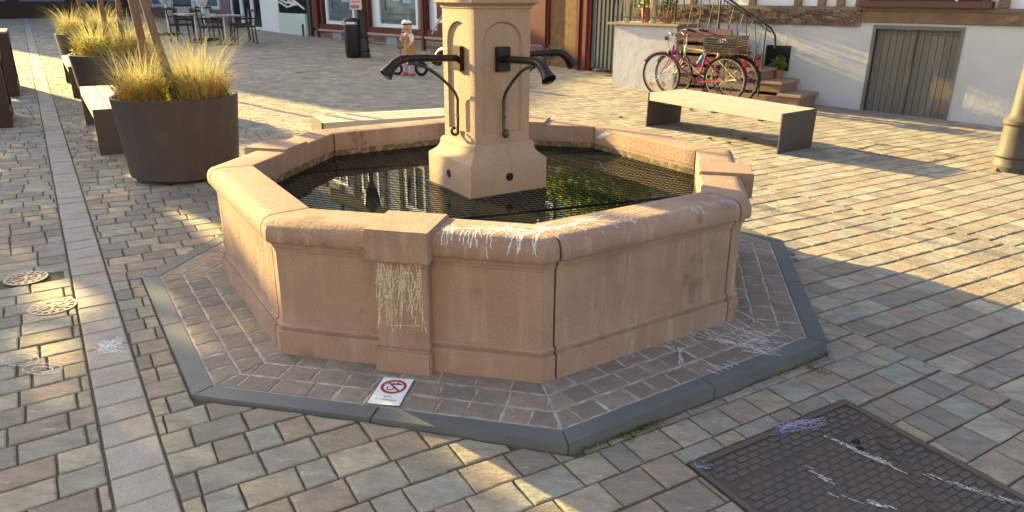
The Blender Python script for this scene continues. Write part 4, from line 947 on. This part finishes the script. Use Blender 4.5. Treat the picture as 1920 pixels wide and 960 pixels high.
    for xc, a in ((xf,3.9),(xr,5.1)):
        mb = MB(); c = Vector((xc+.24*math.cos(a), 0, r+.24*math.sin(a))); M = Matrix.Translation(c) @ Matrix.Rotation(-a, 4, 'Y'); mb.box(-.02,.02,-.012,.012,-.04,.04, M); mb.build('spoke_reflector', ORANGE, t_)
    if basket:
        mb = MB(); x0, x1, y0, y1, z0, z1 = .27,.73,-.18,.18,.735,.93
        for j in range(7):
            z = z0+(z1-z0)*j/6; k = 1+.06*j/6; c = (x0+x1)/2; hx = (x1-x0)/2*k; hy = y1*k; P = [(c-hx,-hy,z),(c+hx,-hy,z),(c+hx,hy,z),(c-hx,hy,z),(c-hx,-hy,z)]; mb.tube(P, .009, 5)
        for j in range(13):
            for yy in (y0,y1): x = x0+(x1-x0)*j/12; mb.tube([(x,yy,z0),(x,yy*1.06,z1)], .006, 4)
        for j in range(9):
            for xx in (x0,x1): y = y0+(y1-y0)*j/8; mb.tube([(xx,y,z0),(xx+(.015 if xx > .5 else -.015),y,z1)], .006, 4)
        mb.box(x0,x1,y0,y1,z0-.005,z0+.005); mb.build('basket', WICK, t_)
    else:
        mb = MB(); mb.lathe([(.03,0),(.032,.14),(.015,.16),(.015,.19)], 12, Matrix.Translation((-.12,0,.52)) @ Matrix.Rotation(.6,4,'Y')); mb.build('water_bottle', BLUEP, t_)
    return t_
bl = hpt(1.50,1.03); bl.z = g(bl.x,bl.y)
bicycle((bl.x,bl.y,bl.z), rad(137+180), rad(4), MAG, 'magenta ladies bicycle with dark wicker rear basket leaning by the stairs', True)
bl = hpt(1.40,.83); bl.z = g(bl.x,bl.y)
bicycle((bl.x,bl.y,bl.z), rad(137+180), rad(5), YELP, 'yellow framed bicycle half hidden behind the magenta one', False)

# ------------------------------------------------------------------ street lamps and bin
def street_lamp(p, sc, m, label):
    t_ = thing('street_lamp', (p.x, p.y, g(p.x,p.y)), 0, label, 'street lamp'); mb = MB()
    mb.lathe([(.17*sc,-.02),(.17*sc,.05),(.155*sc,.07),(.15*sc,.12),(.165*sc,.14),(.16*sc,.17),(.145*sc,.20),(.135*sc,.42),(.15*sc,.44),(.15*sc,.47),(.12*sc,.50),(.105*sc,.54),(.095*sc,1.0),(.088*sc,1.35),(.095*sc,1.36),(.095*sc,1.39),(.07*sc,1.42),(.06*sc,3.4),(.05*sc,3.45)], 24)
    mb.build('post', m, t_, smooth=35); mb = MB(); mb.lathe([(.06,3.45),(.16,3.7),(.2,4.0),(.22,4.02),(.05,4.2),(.01,4.3)], 8); mb.build('lantern', m, t_); return t_
street_lamp(Vector((4.88,2.66,0)), 1.0, mat('lamp_metal', (.085,.075,.062), .6, .0, var=(.06,.05,.042), vscale=6), 'thick bronze grey street lamp post at the right edge by the plaster wall')
lp = at(681,107); lmp = street_lamp(lp, .98, IRON, 'dark street lamp post with small white notice in front of the red shop')
mb = MB(); mb.box(-.20,.06,-.13,-.115,1.01,1.50); mb.build('notice_plate', mat('notice', (.62,.50,.48), .6), lmp)
mb = MB(); mb.box(-.18,.0,-.1325,-.1302,1.04,1.10); mb.box(-.17,.03,-.1325,-.1302,1.16,1.18); mb.box(-.17,.02,-.1325,-.1302,1.22,1.24); mb.build('notice_print', mat('notice_red', (.45,.12,.12), .7), lmp)
q = at(662,108); bn = thing('litter_bin', (q.x,q.y,g(q.x,q.y)), 0, 'dark slim litter bin standing against the lamp post', 'litter bin')
mb = MB(); mb.lathe([(.12,.0),(.155,.06),(.165,.66),(.165,.70)], 24); mb.build('bin_body', IRON, bn, smooth=40)
mb = MB(); mb.lathe([(.17,.76),(.175,.79),(.13,.83),(.02,.85)], 24); mb.tube([(-.15,0,.69),(-.15,0,.77)], .01, 6); mb.tube([(.15,0,.69),(.15,0,.77)], .01, 6); mb.build('bin_lid', IRON, bn, smooth=40)
mb = MB(); mb.box(-.18,-.10,-.13,-.05,.69,.78); mb.build('stuffed_cup', mat('paper_cup', (.6,.48,.38), .7), bn)

# ------------------------------------------------------------------ cafe furniture
def cafe_table(p, label):
    t_ = thing('cafe_table', (p.x,p.y,g(p.x,p.y)), rad(133), label, 'table', 'cafe tables outside'); mb = MB(); mb.box(-.4,.4,-.4,.4,.70,.735); mb.build('table_top', TABLET, t_, smooth=30, bevel=.006)
    mb = MB(); mb.tube([(0,0,0),(0,0,.70)], .028, 10); mb.build('pedestal', CHROME, t_); mb = MB(); mb.box(-.25,.25,-.03,.03,0,.025); mb.box(-.03,.03,-.25,.25,0,.0251); mb.build('table_foot', IRON, t_)
def cafe_chair(p, rz, label):
    t_ = thing('cafe_chair', (p.x,p.y,g(p.x,p.y)), rz, label, 'chair', 'dark cafe chairs')
    for a, b in ((-1,-1),(1,-1),(-1,1),(1,1)): mb = MB(); mb.tube([(a*.22,b*.24,0),(a*.21,b*.22,.42)], .018, 6); mb.build('leg', CAFE, t_)
    mb = MB(); mb.box(-.24,.24,-.24,.24,.41,.46); mb.build('seat', CAFE, t_, smooth=30, bevel=.01)
    mb = MB()
    for a in (-1,1): mb.tube([(a*.23,.22,.44),(a*.23,.27,.84)], .018, 6); mb.tube([(a*.25,.24,.64),(a*.25,-.22,.62),(a*.24,-.22,.44)], .016, 6)
    mb.box(-.23,.23,.25,.28,.80,.85); mb.build('chair_frame', CAFE, t_)
    mb = MB()
    for a in (-.17,-.06,.05): mb.box(a,a+.10,.243,.265,.50,.80)
    mb.build('backrest', CUSH, t_); return t_
tA = at(425,84); tB = at(372,80); cafe_table(tA, 'square cafe table with pale top, nearer the glass doors'); cafe_table(tB, 'square cafe table beside the closed white parasol')
cc = [((462,82),-60,'dark cafe chair with pale slatted back, rightmost at the tables'),((452,76),-75,'dark cafe chair just behind the rightmost chair'),((400,84),100,'dark cafe chair on the left of the table by the doors'),((398,70),170,'dark cafe chair behind the parasol table nearest the doors'),((345,78),95,'dark cafe chair half hidden behind the feather grass'),((350,64),200,'farthest dark cafe chair by the cafe window')]
for pxy, rz, lab in cc: cafe_chair(at(*pxy), rad(rz), lab)
def parasol(p, label):
    t_ = thing('closed_parasol', (p.x,p.y,g(p.x,p.y)), 0, label, 'parasol', 'closed white parasols'); mb = MB(); mb.tube([(0,0,0),(0,0,2.9)], .025, 8); mb.build('pole', WHITE, t_)
    mb = MB(); K = 24; prof = [(.05,.92),(.12,1.0),(.20,1.12),(.25,1.28),(.24,1.5),(.17,2.0),(.06,2.75)]; vs = []
    for r_, z in prof:
        for k in range(K): rr_ = r_*(1+.28*(k % 2))*(1+.1*math.sin(k*1.3)); vs.append((rr_*math.cos(2*PI*k/K), rr_*math.sin(2*PI*k/K), z+.08*math.sin(k*2.1)*(z < 1.1)))
    mb.add(vs, [(i*K+k, i*K+(k+1)%K, (i+1)*K+(k+1)%K, (i+1)*K+k) for i in range(len(prof)-1) for k in range(K)]); mb.build('canvas', CANVAS, t_, smooth=70)
    mb = MB(); mb.box(-.25,.25,-.25,.25,0,.06); mb.build('base', STEEL, t_)
parasol(at(387,76), 'closed white parasol hanging by the cafe tables, right one'); parasol(at(318,66), 'closed white parasol behind the tree stem, left one')

# ------------------------------------------------------------------ stands at the left edge
def stand(q, rz, h, w, label):
    t_ = thing('menu_stand', (q.x,q.y,g(q.x,q.y)), rz, label, 'menu stand', 'dark wooden stands at the left edge'); mb = MB(); c = .07
    poly = [(-w/2,0),(w/2,0),(w/2,h-c),(w/2-c*.3,h-c*.3),(w/2-c,h),(-w/2+c,h),(-w/2+c*.3,h-c*.3),(-w/2,h-c)]
    inn = [(-w/2+.09,.10),(w/2-.09,.10),(w/2-.09,h-.16),(-w/2+.09,h-.16)]
    M = Matrix.Rotation(PI/2, 4, 'X')
    mb.box(-w/2,-w/2+.09,-.07,.07,0,h-.04); mb.box(w/2-.09,w/2,-.07,.07,0,h-.04); mb.prism([(-w/2+.002,h-.18),(w/2-.002,h-.18),(w/2,h-c),(w/2-c*.3,h-c*.3),(w/2-c,h),(-w/2+c,h),(-w/2+c*.3,h-c*.3),(-w/2,h-c)], -.075, .075, M); mb.box(-w/2+.09,w/2-.09,-.068,.068,.03,.14)
    mb.build('frame', DBROWN, t_, smooth=30, bevel=.006); mb = MB(); mb.box(-w/2+.09,w/2-.09,-.045,.045,.14,h-.17); mb.build('panel', PALEW, t_)
q = at(30,182); stand(q+Vector((-.38,.55,0)), rad(123), .84, 1.3, 'dark wooden framed stand with pale panel, farther one at the left edge')
q = at(16,240); stand(q+Vector((-.30,.42,0)), rad(123), .84, 1.0, 'dark wooden framed stand with pale panel, nearer one at the left edge')
# added leafy lime hedge trees outside the picture, shaped to shade the lower left of the square
def shade_edge(s_):
    pts = [(-12,.6),(-8.7,.43),(-6.9,.43),(-5.84,.22),(-3.3,-.62),(-1.4,-.93),(.0,-1.20),(.8,-1.42),(1.1,-1.60),(1.35,-1.61),(2.2,-1.60),(5,-1.58)]
    for (a, b), (c, d) in zip(pts, pts[1:]):
        if a <= s_ <= c: return b+(d-b)*(s_-a)/(c-a)
    return .6 if s_ < -12 else -1.6
GAPS = [(-1.86,-1.36,.13,.34),(-2.10,-.80,.11,.26),(-2.30,-.42,.12,.16),(-1.53,-.88,.05,.25),(-1.66,-.42,.05,.3)]  # crown gaps added in place of light patches reflected from windows
SB = -12.6
def blocker(n0_, n1_):
    n_ = random.uniform(n0_, n1_); s_ = SB+random.uniform(-.9,.9); z = random.uniform(.35,5.6); P = ns(n_, s_); T_ = P+SA*(z/TANE); nt, G = T_.dot(SN), T_.dot(SE)
    if nt > shade_edge(G)+random.gauss(0,.025): return None
    for a, b, ra, rb in GAPS:
        if ((nt-a)/ra)**2+((G-b)/rb)**2 < random.uniform(.8,1.4): return None
    return (P.x, P.y, z)
for i, (n0_, n1_, lab) in enumerate(((-1.9,.6,'clipped lime tree added out of view for shade, nearest the planters'),(-4.2,-1.9,'clipped lime tree added out of view for shade, second from the planters'),(-6.5,-4.2,'clipped lime tree added out of view for shade, farthest from the planters'))):
    q = ns((n0_+n1_)/2, SB); t_ = thing('blocker_tree', (q.x,q.y,g(q.x,q.y)), 0, lab, 'tree', 'added lime trees'); mb = MB(); mb.tube([(0,0,-.1),(0,0,1.5),(.1,0,3.5),(.1,.1,5)], [.16,.13,.09,.03], 10); mb.build('trunk', BARK, t_)
    mb = MB()
    def fl():
        c = blocker(n0_, n1_)
        if c is None: return None
        return (c[0]-q.x, c[1]-q.y, c[2]-g(q.x,q.y))
    leafcloud(mb, fl, 17000, .09); mb.build('crown', LEAF, t_)
# house front added behind the viewer to bounce warm light back into the square
t_ = thing('added_rear_house', (7.5,-13,0), rad(-45), 'cream rendered house added unseen behind the viewer to bounce light', 'building'); mb = MB(); mb.box(-9,9,-6,0,-.5,8); mb.build('wall', CREAMW, t_)
for i in range(5): mb = MB(); mb.box(-7.5+3.2*i,-6.3+3.2*i,-.1,.03,1.2,2.9); mb.build('window', WHITE, t_)

# ------------------------------------------------------------------ child astride a balance bike
CP = at(768,142); CHR = rad(168)
BB = thing('balance_bike', (CP.x,CP.y,g(CP.x,CP.y)), CHR, 'small dark balance bike under the child', 'balance bike')
wheel(BB, .235, .115, .018, spokes=10, rimm=BLACKP); wheel(BB, -.225, .13, .02, spokes=10, rimm=BLACKP)
mb = MB(); mb.tube([(-.225,0,.13),(-.08,0,.22),(.15,0,.33)], .016, 8); mb.tube([(.235,0,.115),(.17,0,.33),(.155,0,.46)], .013, 8); mb.tube([(-.06,0,.22),(-.11,0,.33)], .014, 8); mb.build('frame', PSHOE, BB, smooth=60)
mb = MB(); mb.tube([(.13,-.17,.50),(.15,-.05,.475),(.15,.05,.475),(.13,.17,.50)], .012, 8); mb.box(-.20,-.04,-.045,.045,.33,.36); mb.build('handlebar', BLACKP, BB, smooth=60)
CH = thing('person', (CP.x,CP.y,g(CP.x,CP.y)), rad(232), 'small child in white helmet and patterned dress astride a balance bike', 'person')
def skin(name, verts, edges, radii, m, parent, sub=1, root=0):
    me = bpy.data.meshes.new(name); me.from_pydata(verts, edges, []); o = bpy.data.objects.new(name, me); COL.objects.link(o); o.parent = parent; me.materials.append(m)
    o.modifiers.new('skin', 'SKIN'); sk = me.skin_vertices[0].data
    for i, r_ in enumerate(radii): sk[i].radius = (r_, r_) if not isinstance(r_, tuple) else r_; sk[i].use_root = (i == root)
    o.modifiers['skin'].use_smooth_shade = True
    ss = o.modifiers.new('sub', 'SUBSURF'); ss.levels = sub; ss.render_levels = sub; return o
V = [(-.02,0,.42),(-.02,0,.52),(0,0,.64),(.005,0,.715),(.01,0,.76),(.015,0,.80),
     (-.02,.055,.38),(.01,.075,.22),(-.01,.08,.05),(.06,.08,.03),
     (-.02,-.055,.38),(.0,-.075,.22),(-.02,-.08,.05),(.05,-.08,.03),
     (0,.09,.70),(.03,.125,.60),(.12,.14,.535), (0,-.09,.70),(.06,-.12,.61),(.10,-.05,.71),(.105,-.03,.745)]
Eg = [(0,1),(1,2),(2,3),(3,4),(4,5),(0,6),(6,7),(7,8),(8,9),(0,10),(10,11),(11,12),(12,13),(3,14),(14,15),(15,16),(3,17),(17,18),(18,19),(19,20)]
Rr = [.075,.07,.075,.05,.032,.04,.058,.042,.028,.022,.058,.042,.028,.022,.034,.028,.018,.034,.028,.020,.016]
body = skin('body', V, Eg, Rr, SKIN, CH, 2)
mb = MB()       # head with face
segs, rings = 24, 16; vs = []
for i in range(rings+1):
    ph = PI*i/rings
    for j in range(segs):
        a = 2*PI*j/segs; x = math.sin(ph)*math.cos(a); y = math.sin(ph)*math.sin(a); z = math.cos(ph); fr_ = max(0, x)
        rx = .075*(1-.10*max(0,-z)); px_ = x*rx; py_ = y*.066*(1-.18*max(0,-z)); pz_ = z*.088
        if fr_ > .93 and -.35 < z < 0: px_ += .010
        if fr_ > .80 and .0 < z < .25 and .15 < abs(y) < .5: px_ -= .006
        vs.append((px_+.02, py_, pz_+.865))
mb.add(vs, [(i*segs+j, (i+1)*segs+j, (i+1)*segs+(j+1)%segs, i*segs+(j+1)%segs) for i in range(rings) for j in range(segs)]); mb.torus(.012, .006, 10, 6, Matrix.Translation((.015,.066,.86)) @ Matrix.Rotation(PI/2,4,'X')); mb.torus(.012, .006, 10, 6, Matrix.Translation((.015,-.066,.86)) @ Matrix.Rotation(PI/2,4,'X'))
hd = mb.build('head', SKIN, CH, smooth=60)
mb = MB()
for s_ in (-1,1): mb.lathe([(.001,-.006),(.006,-.004),(.006,.004),(.001,.006)], 8, Matrix.Translation((.088,.026*s_,.872)) @ Matrix.Rotation(PI/2,4,'Y'))
mb.build('eyes', BLACKP, hd); mb = MB(); mb.tube([(.088,-.016,.822),(.092,0,.819),(.088,.016,.822)], .003, 5); mb.build('mouth', PSHOE, hd)
mb = MB()
for i in range(150):
    a = random.uniform(rad(70), rad(290)); r0 = .072; z0 = random.uniform(.86,.90); L = random.uniform(.08,.15); c = Vector((.015+r0*math.cos(a), .068*math.sin(a), z0)); mb.tube([c, c+Vector((.01*math.cos(a), .01*math.sin(a), -L*.5)), c+Vector((.0,0,-L))], [.009,.009,.003], 5)
mb.build('hair', HAIR, CH, smooth=60)
mb = MB(); vs = []; K = 24; R_ = 7
for i in range(R_+1):
    ph = (PI/2*1.05)*i/R_
    for j in range(K): a = 2*PI*j/K; vs.append((.015+math.sin(ph)*math.cos(a)*.098, math.sin(ph)*math.sin(a)*.086, .89+math.cos(ph)*.085))
mb.add(vs, [(i*K+j, (i+1)*K+j, (i+1)*K+(j+1)%K, i*K+(j+1)%K) for i in range(R_) for j in range(K)]); hm = mb.build('helmet', HELM, CH, smooth=60)
mb = MB(); mb.lathe([(.094,-.012),(.100,-.010),(.101,.010),(.095,.014)], 24, Matrix.Translation((.015,0,.892)) @ Matrix.Diagonal((1,.88,1,1)), close=False)
for a in (-.03,.0,.03): mb.box(-.05,.06,a-.005,a+.005,.955,.9755)
mb.build('helmet_trim', BLACKP, hm)
mb = MB(); K = 20; vs = []
for r_, z in ((.128,.33),(.122,.42),(.092,.52),(.093,.62),(.085,.70),(.045,.735)):
    for k in range(K): a = 2*PI*k/K; q_ = r_*(1+.05*math.sin(5*a)*(z < .45)); vs.append((-.01+q_*.85*math.cos(a), q_*math.sin(a), z))
mb.add(vs, [(i*K+k, i*K+(k+1)%K, (i+1)*K+(k+1)%K, (i+1)*K+k) for i in range(5) for k in range(K)]); mb.build('dress', DRESS, CH, smooth=60)
for V_ in ([(0,.07,.71),(.015,.11,.645),(.035,.128,.59)], [(0,-.07,.71),(.03,-.11,.65),(.065,-.118,.61)]):
    mb = MB(); mb.tube(V_, [.045,.040,.036], 10); mb.build('sleeve', SLEEVE, CH, smooth=60)
for s_ in (1,-1):
    mb = MB(); mb.tube([(-.02,.055*s_,.38),(.005,.076*s_,.22),(-.012,.08*s_,.08)], [.062,.048,.036], 10); mb.build('tights_leg', PURP, CH, smooth=60)
    mb = MB(); mb.tube([(-.045,.08*s_,.028),(-.01,.08*s_,.035),(.04,.08*s_,.028),(.085,.08*s_,.022)], [.022,.034,.032,.020], 10); mb.build('shoe', PSHOE, CH, smooth=60)
def hand(c, d, u_, s_):       # palm and five bent fingers
    c = Vector(c); d = Vector(d).normalized(); u_ = Vector(u_).normalized(); n_ = d.cross(u_).normalized(); V = [c, c+d*.018, c+d*.03]; E = [(0,1),(1,2)]; R = [.011,.013,.012]
    for k, (o_, L) in enumerate(((-.0105,.020),(-.0035,.024),(.0035,.023),(.0105,.018))):
        b = len(V); V += [c+d*.034+u_*o_, c+d*(.034+L*.5)+u_*o_*1.1+n_*.004, c+d*(.034+L*.8)+u_*o_*1.1+n_*.012]; E += [(2,b),(b,b+1),(b+1,b+2)]; R += [.0045,.004,.0035]
    b = len(V); V += [c+d*.016-u_*.016, c+d*.030-u_*.022+n_*.006]; E += [(1,b),(b,b+1)]; R += [.005,.004]
    return skin('hand', [tuple(v) for v in V], E, R, SKIN, CH, 1)
hand((.125,.142,.530), (1,.1,-.3), (0,1,0), 1); hand((.108,-.028,.750), (-.1,.1,1), (0,1,0), -1)

# ------------------------------------------------------------------ weeds, litter
def weeds(name, pts, label, n=120, sp=.03, h=.035):
    mb = MB()
    for a in pts:
        p = at(*a); blades(mb, (p.x,p.y,g(p.x,p.y)-.012), n, sp, h, .7, .0015, .6)
        leafcloud(mb, lambda: (p.x+random.gauss(0,sp), p.y+random.gauss(0,sp), g(p.x,p.y)+abs(random.gauss(0,.006))), n, .005)
    return tag(mb.build(name, mat('weed_green', (.10,.12,.03), .8, island=[(.12,.15,.03),(.20,.19,.06),(.08,.10,.03)], trans=.3)), label, 'weeds', kind='stuff')
t_ = thing('climbing_plant', hpt(3.2,.35,2.45), rad(137), 'bright green leafy plant spilling from a box at the house corner above the terrace', 'plant'); mb = MB(); mb.box(-.4,.25,-.2,.05,-.05,.15); mb.build('box', TERRA, t_)
mb = MB(); leafcloud(mb, lambda: (random.gauss(.45,.5), random.gauss(.05,.14), .30+random.gauss(0,.26)), 4200, .07); mb.build('foliage', mat('bright_leaf', (.35,.48,.06), .6, island=[(.36,.48,.06),(.45,.50,.08),(.18,.30,.04)], trans=.4), t_)
weeds('weeds', [(1085+i*17, 838-i*6) for i in range(9)]+[(1185,800),(1205,792),(1175,815),(1200,805)], 'mossy weeds in the joint along the plinth front right edge', 130, .028, .026)
weeds('weeds', [(1420+i*18, 712-i*7) for i in range(8)]+[(1520,690),(1540,698)], 'sparse weeds by the right corner of the plinth', 50, .022, .02)
weeds('weeds', [(1612,278),(1640,270),(1656,272),(1775,292),(1790,295),(1755,300),(1700,286)], 'small grass tufts round the square cover by the plaster wall', 60, .04, .04)
weeds('weeds', [(1168,160),(1190,162),(1215,165),(1235,166),(1150,158)], 'dry grass along the foot of the terrace wall', 90, .05, .09)
weeds('weeds', [(1485,478),(1492,488),(1390,428)], 'tiny weeds at the right edge of the plinth', 40, .012, .03)
mb = MB()
for i in range(9):
    p = at(random.uniform(1855,1885), random.uniform(308,324)); mb.lathe([(.001,0),(.03,.0),(.02,.025),(.001,.03)], 6, Matrix.Translation((p.x,p.y,g(p.x,p.y))) @ Matrix.Rotation(random.uniform(0,3),4,'Z'))
tag(mb.build('rubble_stones', RUBBLE), 'loose stones round the foot of the right lamp post', 'stones', kind='stuff')
for i, (a, lab) in enumerate((((1280,245),'crumpled silvery wrapper under the sunny bench'),((1163,222),'dark dead leaf on the sunny paving left of the bench'),((1295,207),'dark dead leaf behind the sunny bench'),((1330,262),'small dark leaf in the shade under the bench'),((1365,270),'curled dark leaf near the front of the bench shade'),((1395,262),'brown leaf under the right half of the bench'))):
    p = at(*a); mb = MB()
    for j in range(7): mb.add([(.022*math.cos(j), .022*math.sin(j), .004*(j%3)), (.03*math.cos(j+1.2), .022*math.sin(j+1.2), .012), (.004,.004,.016*(j%2)+.004)], [(0,1,2)])
    o = mb.build('litter' if i == 0 else 'dead_leaf', CHROME if i == 0 else mat('dead_leaf', (.06,.035,.02), .9)); o.location = (p.x,p.y,g(p.x,p.y)+.002); o.scale = (1.3,1.3,1.3); tag(o, lab, 'litter' if i == 0 else 'leaf', None if i == 0 else 'dead leaves on the paving')
# long dark joint across the square
mb = MB(); z_ = lambda q: g(q.x,q.y)-.0105
for i in range(60):
    a = la+ld*(i*.26-1); b = la+ld*((i+1)*.26-1)
    if (a-H0).dot(HNN) < .05: break
    mb.add([(*(a-ln_*.007), z_(a)), (*(a+ln_*.007), z_(a)), (*(b+ln_*.007), z_(b)), (*(b-ln_*.007), z_(b))], [(0,1,2,3)])
tag(mb.build('expansion_joint', DARK), kind='structure')
# square cover filled with setts near the plaster wall
qa = at(1600,282); qb = at(1648,270); qc = at(1800,292); qd = at(1745,306)
mb = MB()
for a, b in ((qa,qb),(qb,qc),(qc,qd),(qd,qa)):
    d = (b-a).normalized(); n_ = Vector((-d.y,d.x,0))*.008; z1 = .0035
    mb.add([(a.x-n_.x,a.y-n_.y,g(a.x,a.y)+z1),(b.x-n_.x,b.y-n_.y,g(b.x,b.y)+z1),(b.x+n_.x,b.y+n_.y,g(b.x,b.y)+z1),(a.x+n_.x,a.y+n_.y,g(a.x,a.y)+z1)], [(0,1,2,3)])
tag(mb.build('cover_frame', CAST), 'thin iron frame of the square sett-filled cover near the plaster wall', 'cover frame')
